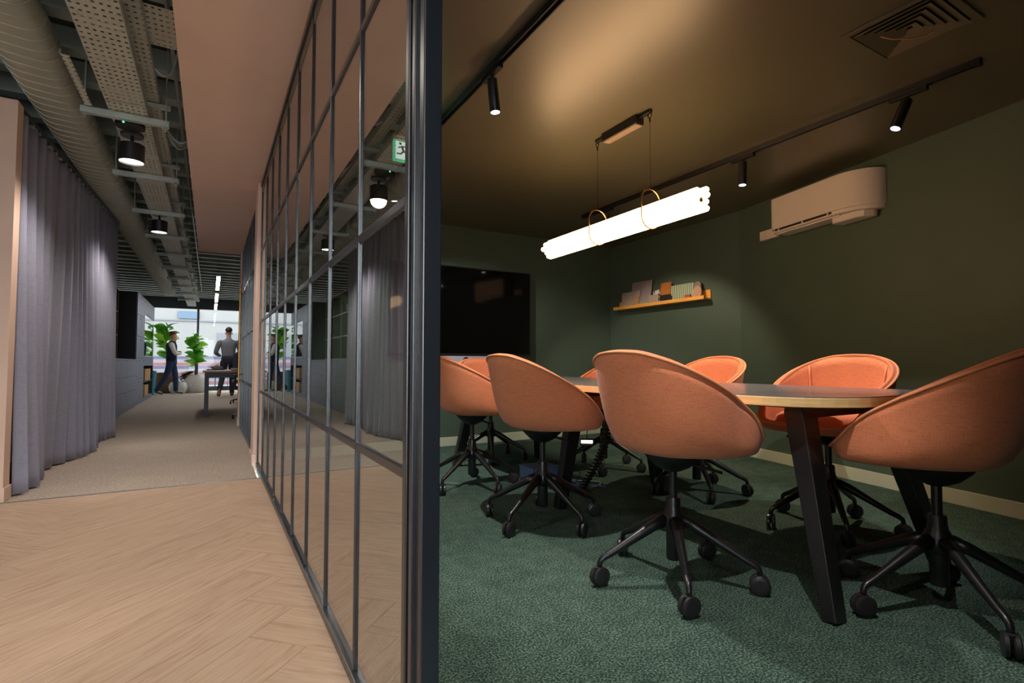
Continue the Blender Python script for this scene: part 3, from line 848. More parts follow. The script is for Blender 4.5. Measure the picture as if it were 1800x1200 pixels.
# ------------------------------------------------------------------ tube pendant
PX, PZ = 2.205, 1.735
pd = thing('tube_pendant', 'glowing bundle of white glass tubes hung over the meeting table in brass loops', 'pendant lamp', (PX, 2.54, 0))
NT = 10
for k in range(NT):
    a = 2 * math.pi * k / NT
    dx, dz = .052 * math.cos(a), .052 * math.sin(a)
    j = (k % 3) * .016
    MB().tube([(dx, -.70 - j, PZ + dz), (dx, -.69 - j, PZ + dz), (dx, .69 + j, PZ + dz), (dx, .70 + j, PZ + dz)], [.009, .0165, .0165, .009], 12).build('glass_tube', 'pendant_glow', pd, smooth=True)
MB().cyl((0, -.68, PZ), (0, .68, PZ), .04, n=20).build('inner_diffuser', 'pendant_glow', pd)
MB().cyl((0, -.69, PZ), (0, -.70, PZ), .014, n=16).build('end_boss', 'brass', pd)
for yy in (.14, -.34):
    pts = []
    for k in range(40):
        a = 2 * math.pi * k / 40
        x_ = .074 * math.cos(a); z_ = .074 * math.sin(a) + (.085 if math.sin(a) > 0 else 0)
        pts.append((x_, yy, PZ + z_))
    MB().tube(pts, .0042, 8, closed=True).build('brass_loop', 'brass', pd, smooth='full')
    MB().cyl((0, yy, PZ + .158), (0, yy, ZC - .07), .0012, n=6).build('suspension_wire', 'black_metal', pd)
    MB().cyl((0, yy, ZC - .075), (0, yy, ZC - .05), .005, n=8).build('wire_grip', 'black_metal', pd)
    pts = [(0, yy + .014 * math.cos(2 * math.pi * k / 16), ZC - .036 + .014 * math.sin(2 * math.pi * k / 16)) for k in range(16)]
    MB().tube(pts, .003, 6, closed=True).build('hanging_ring', 'black_metal', pd, smooth='full')
cn = MB().box(-.032, .032, -.26, .06, -.055, 0).build('canopy_box', 'black_metal', pd, bevel=.003); cn.location = (0, 0, ZC)
MB().box(-.026, .026, -.25, .05, -.058, -.054).build('canopy_plate', 'tile_taupe', cn)
MB().box(-.012, .012, -.35, .15, ZC - .022, ZC).build('canopy_rail', 'black_metal', pd, bevel=.002)

# ------------------------------------------------------------------ ceiling diffuser
dv = thing('ceiling_diffuser', 'square louvred air diffuser in the dark corner of the green ceiling', 'air vent', (2.655, 1.07, ZC))
def sq(h0, h1, z0, z1):
    mb = MB(); vs = []
    for h, z in ((h0, z0), (h1, z1)):
        for sx, sy in ((-1, -1), (1, -1), (1, 1), (-1, 1)): vs.append((sx * h, sy * h, z))
    mb.add(vs, [(i, (i + 1) % 4, 4 + (i + 1) % 4, 4 + i) for i in range(4)])
    return mb
def frame(mb, ho, hi, z0, z1):
    for x0, x1, y0, y1 in ((-ho, ho, -ho, -hi), (-ho, ho, hi, ho), (-ho, -hi, -hi, hi), (hi, ho, -hi, hi)): mb.box(x0, x1, y0, y1, z0, z1)
    return mb
frame(MB(), .195, .165, -.010, 0).build('diffuser_frame', 'green_ceiling', dv, bevel=.002)
MB().box(-.165, .165, -.165, .165, -.002, 0).build('backing', 'black_plastic', dv)
for k in range(5):
    h = .158 - k * .03
    o = sq(h, h - .028, -.012, -.003).build('louvre', 'green_ceiling', dv)
    so = o.modifiers.new('t', 'SOLIDIFY'); so.thickness = .0015
wire = MB().tube([(-.06, .10, -.006), (-.02, .06, -.03), (.03, .02, -.034), (.10, -.02, -.02), (.12, -.06, -.004)], .003, 6).build('loose_wire', 'oak_trim', dv, smooth=True)

# ------------------------------------------------------------------ cables under the table
cs = thing('cable_spine', 'black segmented cable spine dropping from the table to the carpet', 'cable spine', (2.43, 2.94, 0))
prev = None
for k in range(30):
    t = k / 29
    z = .67 * (1 - t) ** 1.0 + .015; x = -.10 + .0 * t - .06 * math.sin(math.pi * t * .5) ** 8; yv = -.22 + .22 * t ** 2.2
    MB().box(x - .022, x + .022, yv - .022, yv + .022, z - .009, z + .007).build('vertebra', 'black_plastic', cs, bevel=.003)
MB().tube([(-.10, -.22, .685), (-.105, -.18, .35), (-.15, -.02, .03)], .008, 8).build('core_cable', 'black_plastic', cs, smooth=True)
MB().lathe([(.075, 0), (.072, .010), (.03, .014)], (-.16, .0, 0), 24).build('spine_foot', 'black_metal', cs, smooth=True)
fb = thing('floor_box', 'blue grey floor power box with raised lid under the table', 'floor box', (2.22, 3.42, 0))
MB().box(-.12, .12, -.10, .10, 0, .085).build('box_body', 'blue_box', fb, bevel=.004)
MB().box(-.125, .125, -.105, .105, .085, .093).build('box_lid', 'blue_box', fb, bevel=.003)
def cable(m, label, pts, r):
    P = []
    n = len(pts)
    for i in range(n - 1):
        p0 = Vector(pts[max(i - 1, 0)]); p1 = Vector(pts[i]); p2 = Vector(pts[i + 1]); p3 = Vector(pts[min(i + 2, n - 1)])
        for k in range(8):
            t = k / 8
            P.append(0.5 * ((2 * p1) + (-p0 + p2) * t + (2 * p0 - 5 * p1 + 4 * p2 - p3) * t * t + (-p0 + 3 * p1 - 3 * p2 + p3) * t ** 3))
    P.append(Vector(pts[-1]))
    o = MB().tube(P, r, 6).build('cable', m, smooth='full')
    tag(o, label, 'cable', 'cables under the meeting table'); return o
cable('cable_white', 'white cable looping across the carpet beside the floor box', [(2.26, 3.30, .006), (2.36, 3.15, .006), (2.28, 3.0, .006), (2.40, 2.95, .007), (2.50, 3.05, .006), (2.38, 3.2, .007), (2.33, 3.32, .05)], .004)
cable('cable_blue', 'blue network cable coiled on the carpet by the floor box', [(2.2, 3.29, .006), (2.26, 3.1, .005), (2.34, 3.05, .012), (2.28, 3.18, .012), (2.20, 3.08, .005), (2.36, 2.98, .013), (2.44, 2.9, .006)], .0045)
cable('black_plastic', 'thin black cable curling up toward the table underside', [(2.34, 3.12, .006), (2.44, 3.2, .05), (2.40, 3.25, .16), (2.46, 3.18, .22), (2.38, 3.22, .30), (2.42, 3.1, .46), (2.34, 2.9, .66)], .003)
cable('cable_white', 'pair of pale cables sagging under the table top', [(2.28, 2.4, .67), (2.36, 2.55, .61), (2.42, 2.75, .63), (2.36, 3.0, .675)], .004)
ad = thing('glint_block', 'added block with a glowing strip standing in for a glint under the table', 'glint', (2.45, 3.125, 0), R(-35))
MB().box(-.05, .05, -.02, .02, .262, .315).build('glint_backing', 'black_plastic', ad, bevel=.004)
MB().box(-.042, .042, -.0225, -.02, .285, .306).build('glint_strip', 'glint_glow', ad)  # glowing strip added in place of a reflected glint, no lamp here
MB().tube([(0, 0, .31), (.01, .01, .45), (-.01, .0, .60), (0, 0, .722)], .0035, 6).build('glint_cord', 'black_plastic', ad, smooth=True)

# ------------------------------------------------------------------ curtain
cu = thing('curtain', 'floor length slate grey curtain in deep folds along the corridor', 'curtain', (-1.06, 6.3, 0))
c0 = Vector((-1.165, 4.66)); c1 = Vector((-1.03, 7.86))
tt = (c1 - c0).normalized(); nn = Vector((tt.y, -tt.x))
NS, NZ = 420, 26
folds = []; ph = 0.0
rnd = random.Random(3)
# monotone phase with irregular fold widths
xs = [i / (NS - 1) for i in range(NS)]
phase = []
acc = 0
for u in xs:
    phase.append(acc); acc += (2 * math.pi * 24 / NS) * (0.75 + 0.35 * math.sin(u * 17) + .2 * math.sin(u * 41 + 1)) * (0.6 + .7 * u)
vs = []; fs = []
ZT = 2.56
for j in range(NZ):
    w = j / (NZ - 1); z = .012 + (ZT - .012) * w
    for i, u in enumerate(xs):
        amp = (.030 + .030 * (1 - w)) * (.75 + .35 * math.sin(u * 9 + 2))
        n_ = amp * math.sin(phase[i] + .25 * (1 - w) * math.sin(u * 30)) + .012 * math.sin(2 * phase[i] + 1) * w + .05 * (1 - w) ** 2 * math.sin(u * 13 + .6)
        s_ = u + .004 * math.sin(phase[i] * 2) * (1 - w)
        p = c0 + (c1 - c0) * s_ + nn * (n_ + .02)
        zz = z if j else z + .006 * math.sin(phase[i] * .5)
        vs.append((p.x + 1.06, p.y - 6.3, zz))
for j in range(NZ - 1):
    for i in range(NS - 1): fs.append((j * NS + i, j * NS + i + 1, (j + 1) * NS + i + 1, (j + 1) * NS + i))
o = MB().add(vs, fs).build('curtain_cloth', 'curtain_fabric', cu, smooth='full')
so = o.modifiers.new('t', 'SOLIDIFY'); so.thickness = .003
MB().beam((c0.x + 1.06 + .02, c0.y - 6.3, 2.585), (c1.x + 1.06 + .02, c1.y - 6.3, 2.585), .03, .04).build('curtain_track', 'black_metal', cu)
for k in range(24):
    p = c0 + (c1 - c0) * ((k + .5) / 24)
    MB().box(p.x + 1.065, p.x + 1.095, p.y - 6.315, p.y - 6.285, 2.548, 2.572).build('glider_hook', 'galvanised', cu)

# ------------------------------------------------------------------ services under the deck
du = thing('ventilation_duct', 'flat oval spiral ventilation duct running along the corridor ceiling', 'duct', (-.955, 1.2, 2.715))
def oval(hw, hh, n=10):
    pts = []
    for sg, a0 in ((1, -90), (-1, 90)):
        for k in range(n + 1):
            a = R(a0 + 180 * k / n); pts.append((sg * (hw - hh) + hh * math.cos(a), hh * math.sin(a)))
    return pts
ov = oval(.158, .10)
mb = MB(); n = len(ov)
vs = [(x, 0, z) for x, z in ov] + [(x, 14.8, z) for x, z in ov]
mb.add(vs, [tuple(range(n)), tuple(range(2 * n - 1, n - 1, -1))] + [(i, (i + 1) % n, n + (i + 1) % n, n + i) for i in range(n)])
mb.build('duct_body', 'duct_paint', du, smooth=True)
ring = MB().tube([(x, .22 * x, z) for x, z in oval(.1605, .1025)], .0032, 6, closed=True).build('seam_ring', 'duct_seam', du, smooth='full', loc=(0, .1, 0))
for k in range(1, 130):
    o = ring.copy(); COL.objects.link(o); o.parent = du; o.location = (0, .1 + k * .112, 0)
def tray(x0, x1, y0, y1, z, lip, label, seg):
    t = thing('cable_tray', label, 'cable tray', (x0, y0, z), 0, 'cable trays under the deck')
    yy = 0
    while yy < y1 - y0 - .01:
        l = min(seg, y1 - y0 - yy)
        MB().box(0, x1 - x0, yy + .003, yy + l - .003, 0, .0015).build('tray_bed', 'perforated_tray', t)
        for xx in (0, x1 - x0): MB().box(xx - .001, xx + .001, yy + .003, yy + l - .003, 0, lip).build('tray_side', 'galvanised', t)
        yy += l
    return t
tray(-.600, -.392, 1.0, 17.5, 2.508, .05, 'wide perforated metal cable tray carrying the cylinder lamps', 3.0)
tray(-.412, -.335, 1.0, 17.5, 2.65, .05, 'narrow perforated cable tray above and beside the wide one', 3.0)
tray(-.37, -.19, 3.15, 3.55, 2.70, .06, 'short crosswise perforated tray above the soffit edge', 3.0)
hn0 = None
for k in range(10):
    y = 4.16 + k * 1.255
    if hn0 is None:
        hn0 = empty('trapeze_hanger')
        MB().box(-.235, .235, -.02, .02, -.04, 0).build('channel_bar', 'galvanised', hn0, bevel=.002)
        for x in (-.215, .215):
            MB().cyl((x, 0, -.07), (x, 0, ZD - 2.505), .005, n=8).build('threaded_rod', 'galvanised', hn0)
            MB().cyl((x, 0, -.052), (x, 0, -.04), .014, n=6).build('hex_nut', 'galvanised', hn0)
        MB().box(-.1, .235, .06, .09, .11, .14).build('upper_bar', 'galvanised', hn0, bevel=.002)
        h = hn0
    else: h = copy_tree(hn0)
    h.location = (-.51, y, 2.505)
    tag(h, ['first', 'second', 'third', 'fourth', 'fifth', 'sixth', 'seventh', 'eighth', 'ninth', 'tenth'][k] + ' galvanised hanger bar from the camera under the cable trays', 'hanger bar', 'trapeze hangers')
br = thing('perforated_bracket', 'upright perforated strut beside the duct at the first hanger bar', 'bracket', (-.70, 3.50, 2.50))
MB().box(-.02, .02, 0, .62, 0, .003).box(-.02, -.017, 0, .62, 0, .03).build('strut_plate', 'perforated_tray', br)
sd = thing('smoke_detector', 'black oblong detector with green light under the cable tray', 'detector', (-.505, 4.30, 2.470))
MB().prism(rrect(.085, .06, .055), 0, .035).build('detector_body', 'black_plastic', sd, bevel=.008)
MB().cyl((0, 0, .03), (0, 0, .038), .03, n=16).build('detector_base', 'black_plastic', sd)
MB().cyl((-.03, -.058, .012), (-.03, -.063, .012), .006, n=10).build('status_light', 'led_green', sd)
for y, watts, lab in ((4.50, 80, 'nearer black cylinder ceiling lamp in view, under the cable tray'), (6.80, 80, 'farther black cylinder ceiling lamp in view, under the cable tray'),
                      (2.24, 85, 'unseen black cylinder ceiling lamp added above the herringbone floor'), (-0.04, 80, 'unseen black cylinder ceiling lamp added at the meeting room doorway'),  # lamps from here on are unseen, added to brighten the corridor
                      (-2.1, 60, 'unseen black cylinder ceiling lamp added at the near wall')):
    t = thing('cylinder_lamp', lab, 'ceiling lamp', (-.515, y, 2.30), 0, 'cylinder lamps along the corridor')
    MB().lathe([(.0, .185), (.068, .185), (.07, .19), (.07, .202), (.06, .205)], n=28).build('ceiling_rose', 'black_metal', t, smooth=True)
    MB().cyl((0, 0, .12), (0, 0, .19), .011, n=12).build('stem', 'black_metal', t)
    MB().lathe([(.074, .0), (.077, .002), (.077, .122), (.070, .128), (.02, .128)], n=32, cap=False).build('lamp_body', 'black_metal', t, smooth=True)
    MB().cyl((0, 0, .012), (0, 0, .016), .073, n=32).build('diffuser', 'lamp_white', t)
    spot('bulb', t, (0, 0, .005), (0, 0, -1), watts, (1.0, .90, .80), 150, .6, .07)
ex = thing('exit_sign', 'green emergency exit sign with running figure hanging inside, seen through the glass', 'exit sign', (1.045, 3.0, 2.085), R(-90))
MB().box(-.010, .010, -.13, .13, 0, .125).build('sign_panel', 'exit_glow', ex)
MB().box(-.020, .020, -.135, .135, .125, .155).build('sign_housing', 'ac_white', ex, bevel=.003)
for yy in (-.1, .1): MB().cyl((0, yy, .155), (0, yy, ZC - 2.085), .003, n=6).build('hanging_rod', 'steel_grey', ex)
MB().box(.0102, .0112, -.118, -.035, .012, .118).build('pictogram_door', 'exit_white', ex)
fg = MB()
def limb_bar(y0, z0, y1, z1, w): fg.beam((.0118, y0, z0), (.0118, y1, z1), w, .0012, up=(1, 0, 0))
for y0, z0, y1, z1, w in ((-.082, .092, -.070, .062, .013), (-.070, .064, -.050, .046, .010), (-.050, .048, -.058, .020, .009), (-.070, .062, -.088, .042, .010), (-.088, .043, -.112, .043, .009),
                          (-.080, .090, -.056, .088, .007), (-.056, .090, -.044, .074, .007), (-.081, .088, -.104, .078, .007)): limb_bar(y0, z0, y1, z1, w)
fg.ball((.0118, -.090, .106), .001, .0085, .0085, 12, 6)
fg.build('running_figure', 'sign_green', ex)
# loose cables and conduit between trays and soffit
def ceiling_cable(pts, r, m, label):
    P = []
    n = len(pts)
    for i in range(n - 1):
        p0 = Vector(pts[max(i - 1, 0)]); p1 = Vector(pts[i]); p2 = Vector(pts[i + 1]); p3 = Vector(pts[min(i + 2, n - 1)])
        for k in range(8):
            t = k / 8
            P.append(0.5 * ((2 * p1) + (-p0 + p2) * t + (2 * p0 - 5 * p1 + 4 * p2 - p3) * t * t + (-p0 + 3 * p1 - 3 * p2 + p3) * t ** 3))
    P.append(Vector(pts[-1]))
    tag(MB().tube(P, r, 6).build('ceiling_cable', m, smooth='full'), label, 'cable', 'loose cables at the deck')
ceiling_cable([(-.33, 3.75, 2.66), (-.29, 3.78, 2.64), (-.25, 3.84, 2.70), (-.22, 3.86, 2.86), (-.21, 3.88, 3.0)], .006, 'cable_white', 'white cable rising from the narrow tray beside the short crosswise tray')
ceiling_cable([(-.33, 4.75, 2.68), (-.28, 4.78, 2.62), (-.23, 4.80, 2.61), (-.185, 4.84, 2.66)], .006, 'cable_white', 'white cable sagging from the narrow tray to the soffit near the nearer cylinder lamp')
ceiling_cable([(-.33, 4.85, 2.68), (-.27, 4.9, 2.60), (-.22, 4.93, 2.62), (-.185, 4.95, 2.70)], .005, 'cable_white', 'second white cable sagging to the soffit beside the first')
cdt = tag(MB().tube([(-.255, 1.5, 2.90), (-.255, 17.0, 2.90)], .012, 8).build('conduit', 'galvanised', smooth=True), 'straight grey conduit pipe running along the soffit edge under the deck', 'pipe')
# linear office lights
for k, (y0, y1, lab) in enumerate(((11.5, 13.7, 'nearest thin white linear light hanging in the far office'), (14.4, 16.4, 'middle thin white linear light hanging in the far office'), (16.9, 18.7, 'farthest thin white linear light near the windows'))):
    t = thing('linear_light', lab, 'linear light', (.10, y0, 2.55), 0, 'linear lights in the far office')
    MB().box(-.035, .035, 0, y1 - y0, 0, .05).build('light_housing', 'ac_white', t, bevel=.003)
    MB().box(-.03, .03, .01, y1 - y0 - .01, -.004, 0).build('light_diffuser', 'linear_glow', t)
    for yy in (.2, y1 - y0 - .2): MB().cyl((0, yy, .05), (0, yy, ZD - 2.55 - .004), .003, n=6).build('suspension_wire', 'black_metal', t)

# ------------------------------------------------------------------ cabinets at the far left
lo = thing('drawer_cabinet', 'low blue grey cabinet of wide drawers along the left wall', 'cabinet', (-1.28, 8.6, 0))
MB().box(-.5, -.02, 0, 4.3, 0, .93).build('carcass', 'cab_blue', lo)
MB().box(-.5, .005, 0, 4.3, .93, .955).build('worktop', 'cab_blue', lo, bevel=.003)
MB().box(-.5, -.05, 0, 4.3, -.0, .09).build('plinth', 'cab_dark', lo)
for r_, (z0, z1) in enumerate(((.10, .36), (.365, .63), (.635, .925))):
    for k in range(3):
        d = MB().box(-.02, .0, .004 + k * 1.433, 1.428 + k * 1.433, z0, z1).build('drawer', 'cab_blue', lo, bevel=.002)
        MB().box(-.002, .004, 1.30 + k * 1.433, 1.40 + k * 1.433, z1 - .022, z1 - .008).build('finger_pull', 'cab_dark', d)
op = thing('open_shelving', 'black open shelving with oak edges above the low drawers', 'shelving', (-1.62, 8.6, .955))
MB().box(-.16, -.14, 0, 4.3, 0, 1.40).build('back_panel', 'cab_dark', op)
for yy in (0, .86, 1.72, 2.58, 3.44, 4.28): 
    u = MB().box(-.14, .0, yy, yy + .022, 0, 1.40).build('upright', 'cab_dark', op); MB().box(0, .006, yy, yy + .022, 0, 1.40).build('oak_edge_strip', 'oak_trim', u)
for z in (0.0, .47, .94, 1.38):
    u = MB().box(-.14, .0, .02, 4.28, z, z + .022).build('shelf_board', 'cab_dark', op); MB().box(0, .006, .02, 4.28, z, z + .022).build('oak_edge_strip', 'oak_trim', u)
ta = thing('tall_cabinet', 'tall blue grey locker cabinet with mirror niche and open cubbies', 'cabinet', (-1.30, 12.9, 0))
MB().box(-.5, -.02, 0, .03, 0, 2.33).build('side_panel', 'cab_dark', ta)
MB().box(-.5, -.02, .03, 3.6, 0, .10).build('plinth', 'cab_blue', ta)
MB().box(-.5, -.45, .03, 3.6, .10, 2.33).build('back_panel', 'cab_dark', ta)
for r_ in range(5):
    z0 = .10 + r_ * .446
    for k in range(2):
        d = MB().box(-.02, 0, .004 + k * .70, .696 + k * .70, z0 + .003, z0 + .443).build('locker_door', 'cab_blue', ta, bevel=.002)
        MB().cyl((0, .62 + k * .70, z0 + .38), (.006, .62 + k * .70, z0 + .38), .014, n=10).build('lock', 'cab_dark', d)
MB().box(-.45, 0, 1.40, 3.6, 1.98, 2.33).build('upper_box', 'cab_blue', ta, bevel=.003)
MB().box(-.012, .002, 1.9, 2.9, 2.0, 2.03).build('niche_light', 'cab_dark', ta)
MB().box(-.03, -.01, 1.40, 3.58, 1.05, 1.98).build('mirror', 'mirror', ta)
MB().box(-.45, 0, 1.40, 3.6, .82, 1.04).build('counter_drawer', 'cab_blue', ta, bevel=.003)
MB().box(-.45, 0, 3.56, 3.6, .1, .82).build('cubby_side', 'cab_dark', ta)
MB().box(-.45, 0, 1.42, 3.56, .44, .46).build('cubby_shelf', 'cab_dark', ta)
def carton(y, z, w, h, d, label):
    t = thing('carton', label, 'box', (-1.32, y, z), 0, 'cartons in the cubbies')
    MB().box(-d, 0, 0, w, 0, h).build('carton_body', 'cardboard', t, bevel=.004)
    MB().box(-d * .6, -d * .4, -.001, w + .001, h, h + .002).build('packing_tape', 'paper', t)
carton(14.9, .461, 1.2, .28, .3, 'tan carton on the upper cubby shelf of the tall cabinet')
carton(14.9, .101, .8, .26, .3, 'pale carton in the lower cubby of the tall cabinet')
bn = thing('teal_bin', 'teal bin standing past the tall cabinet', 'bin', (-1.46, 17.55, 0))
MB().lathe([(.13, 0), (.16, .62), (.165, .64)], n=24).build('bin_body', 'teal_plastic', bn, smooth=True)
MB().lathe([(.17, .64), (.17, .66), (.05, .69)], n=24).build('bin_lid', 'teal_plastic', bn, smooth=True)

# ------------------------------------------------------------------ plants
def leaf_mesh(l, w):
    mb = MB(); n = 7; vs = []; fs = []
    for i in range(n):
        t = i / (n - 1); ww = w * math.sin(math.pi * (t ** .75)) * (.75 + .5 * t) * .5
        z = .10 * l * math.sin(t * 2.6) - .16 * l * t * t
        vs += [(-ww, l * t, z + ww * .25), (0, l * t, z), (ww, l * t, z + ww * .25)]
    for i in range(n - 1):
        for k in (0, 1): fs.append((i * 3 + k, i * 3 + k + 1, i * 3 + k + 4, i * 3 + k + 3))
    return mb.add(vs, fs)
lf = leaf_mesh(.36, .30).build('leaf_source', 'leaf', smooth='full'); LM = lf.data
lf2 = leaf_mesh(.36, .30).build('leaf_source2', 'leaf_light', smooth='full'); LM2 = lf2.data
lf3 = leaf_mesh(.34, .17).build('leaf_source3', 'leaf_dry', smooth='full'); LM3 = lf3.data
for o in (lf, lf2, lf3): bpy.data.objects.remove(o, do_unlink=True)
def fig_plant(x, y, h, nl, z0, spread, label, pot, seed, dry=0, top=0.0):
    rd = random.Random(seed)
    t = thing('fiddle_leaf_fig', label, 'plant', (x, y, 0))
    if pot == 'white':
        MB().lathe([(.26, 0), (.31, .06), (.335, .22), (.30, .40), (.235, .52), (.215, .53), (.20, .50), (.19, .44)], n=36).build('pot', 'pot_white', t, smooth=True)
        zs = .46
    else:
        MB().lathe([(.20, 0), (.27, .08), (.30, .30), (.30, .56), (.28, .60), (.26, .60), (.25, .55)], n=36).build('pot', 'pot_brown', t, smooth=True)
        zs = .55
    MB().lathe([(.0, zs), (.20, zs + .005)], n=24, cap=False).build('soil', 'soil', t)
    path = [(0, 0, zs - .05), (.02, .0, zs + (h - zs) * .35), (-.02, .02, zs + (h - zs) * .7), (.0, 0, h - .1)]
    MB().tube(path, [.022, .018, .014, .008], 8).build('trunk', 'bark', t, smooth='full')
    for k in range(nl):
        f = (k + .5) / nl; z = z0 + (h - .1 - z0) * f; a = k * 2.4 + rd.uniform(-.4, .4)
        s = spread * rd.uniform(.8, 1.2) * (1.0 - .25 * f)
        o = link('leaf', LM2 if rd.random() < .3 else LM, None, t)
        o.location = (.02 * math.cos(a), .02 * math.sin(a), z)
        o.rotation_euler = (R(rd.uniform(0, 40) + 30 * f), R(rd.uniform(-45, 45)), a); o.scale = (s, s, s)
    for k in range(dry):
        a = rd.uniform(2.2, 4.6); o = link('dry_leaf', LM3, None, t); o.location = (-.05 + .06 * k / 6, -.05, zs + .06 + .02 * k)
        o.rotation_euler = (R(rd.uniform(-50, 0)), R(rd.uniform(-20, 20)), R(90) + rd.uniform(-.5, .7)); o.scale = (1.1, 1.3, 1)
    return t
fig_plant(-1.14, 18.5, 2.05, 22, .95, 1.3, 'tall fiddle leaf fig in a brown pot behind the man with crossed arms', 'brown', 5)
fig_plant(-.40, 18.35, 1.72, 34, .78, 1.05, 'bushy fiddle leaf fig in a pale round pot with dry lower leaves', 'white', 9, dry=8)
pp = thing('low_planter', 'small pale brown planter with white flowers between the two figs', 'planter', (-.80, 18.0, 0))
MB().lathe([(.16, 0), (.22, .08), (.235, .2), (.20, .31), (.18, .33), (.17, .29)], n=28).build('pot', 'pot_white', pp, smooth=True)
for k in range(9):
    a = k * 2.4; MB().ball((.12 * math.cos(a) * (k % 3) / 2, .12 * math.sin(a) * (k % 3) / 2, .36 + .02 * (k % 2)), .05, .05, .03, 8, 6).build('flower', 'paper', pp, smooth='full')
sh = thing('shelf_plant', 'trailing green plant on the black open shelving', 'plant', (-1.66, 9.55, 1.45))
MB().lathe([(.06, 0), (.08, .13), (.075, .13)], n=20).build('pot', 'pot_white', sh, smooth=True)
for k in range(12):
    o = link('leaf', LM if k % 3 else LM2, None, sh); o.location = (0, 0, .13); o.scale = (.6, .9, .8)
    o.rotation_euler = (R(random.uniform(-20, 45)), 0, k * 2.4)
sh2 = copy_tree(sh); sh2.location = (-1.66, 10.6, 1.92); sh2['label'] = 'upper trailing plant on the black open shelving'

# ------------------------------------------------------------------ desk group
dk = thing('desk', 'desk with wooden top and dark square legs beyond the glazed door', 'desk', (-.11, 9.9, 0))
MB().box(0, 1.6, 0, 1.9, .725, .752).build('desk_top', 'oak_trim', dk, bevel=.002)
for yy in (.05, 1.8): MB().box(.06, 1.55, yy, yy + .04, .64, .725).build('apron', 'anthracite', dk)
for x, y in ((.03, .03), (.03, 1.81), (1.5, .03), (1.5, 1.81)): MB().box(x, x + .06, y, y + .06, 0, .725).build('leg', 'anthracite', dk, bevel=.002)
bk = tag(MB().box(-.11, .11, -.09, .09, 0, .022).build('notebook', 'oak_trim', bevel=.003), 'brown notebook at the right of the desk', 'notebook'); bk.location = (.42, 10.1, .752)
bk = tag(MB().box(-.10, .10, -.08, .08, 0, .02).build('notebook', 'paper', bevel=.003), 'cream notebook lying on the brown notebook', 'notebook'); bk.location = (.41, 10.1, .774); bk.rotation_euler = (0, 0, .1)
lp = thing('laptop', 'closed dark laptop at the left of the desk top', 'laptop', (.08, 11.0, .752))
MB().box(-.14, .14, -.11, .11, 0, .012).build('laptop_base', 'anthracite', lp, bevel=.002)
MB().box(-.14, .14, -.11, .11, .013, .02).build('laptop_lid', 'anthracite', lp, bevel=.002)
bg = thing('white_pouch', 'crumpled white pouch on the laptop', 'pouch', (.10, 11.0, .772))
MB().ball((0, 0, .028), .10, .07, .035, 14, 8).build('pouch_body', 'paper', bg, smooth='full')
MB().tube([(-.09, 0, .04), (0, -.04, .07), (.09, 0, .04)], .006, 6).build('pouch_zip', 'shirt_grey', bg, smooth=True)
def office_chair(x, y, rz, label):
    t = thing('office_chair', label, 'chair', (x, y, 0), R(rz), 'office chairs at the desk')
    MB().prism(rrect(.24, .23, .08), .45, .52).build('seat', 'anthracite', t, bevel=.02)
    bkp = [(sx * .22, -.22 - .02 * (1 - abs(sx)), z) for z in (.6,) for sx in (-1, 1)]
    MB().box(-.21, .21, -.27, -.235, .62, 1.10).build('backrest', 'anthracite', t, bevel=.015)
    MB().beam((0, -.2, .46), (0, -.26, .75), .06, .02).build('back_support', 'black_plastic', t)
    for sg in (-1, 1): MB().box(sg * .28 - .03, sg * .28 + .03, -.12, .12, .68, .70).box(sg * .28 - .012, sg * .28 + .012, -.03, .03, .48, .68).build('armrest', 'black_plastic', t, bevel=.005)
    MB().cyl((0, 0, .1), (0, 0, .45), .028, n=16).build('column', 'black_metal', t, smooth=True)
    for k in range(5):
        a = R(72 * k + 20); l_ = MB().beam((0, 0, .12), (.3 * math.cos(a), .3 * math.sin(a), .075), .045, .03, .03, .02).build('leg', 'black_metal', t)
        MB().cyl((.3 * math.cos(a) - .012, .3 * math.sin(a), .032), (.3 * math.cos(a) + .012, .3 * math.sin(a), .032), .032, n=14).build('castor', 'black_plastic', l_)
office_chair(.66, 12.9, 185, 'dark office chair at the far side of the desk')
office_chair(.62, 9.35, 10, 'dark office chair at the near side of the desk, mostly hidden by the plaster pillar')

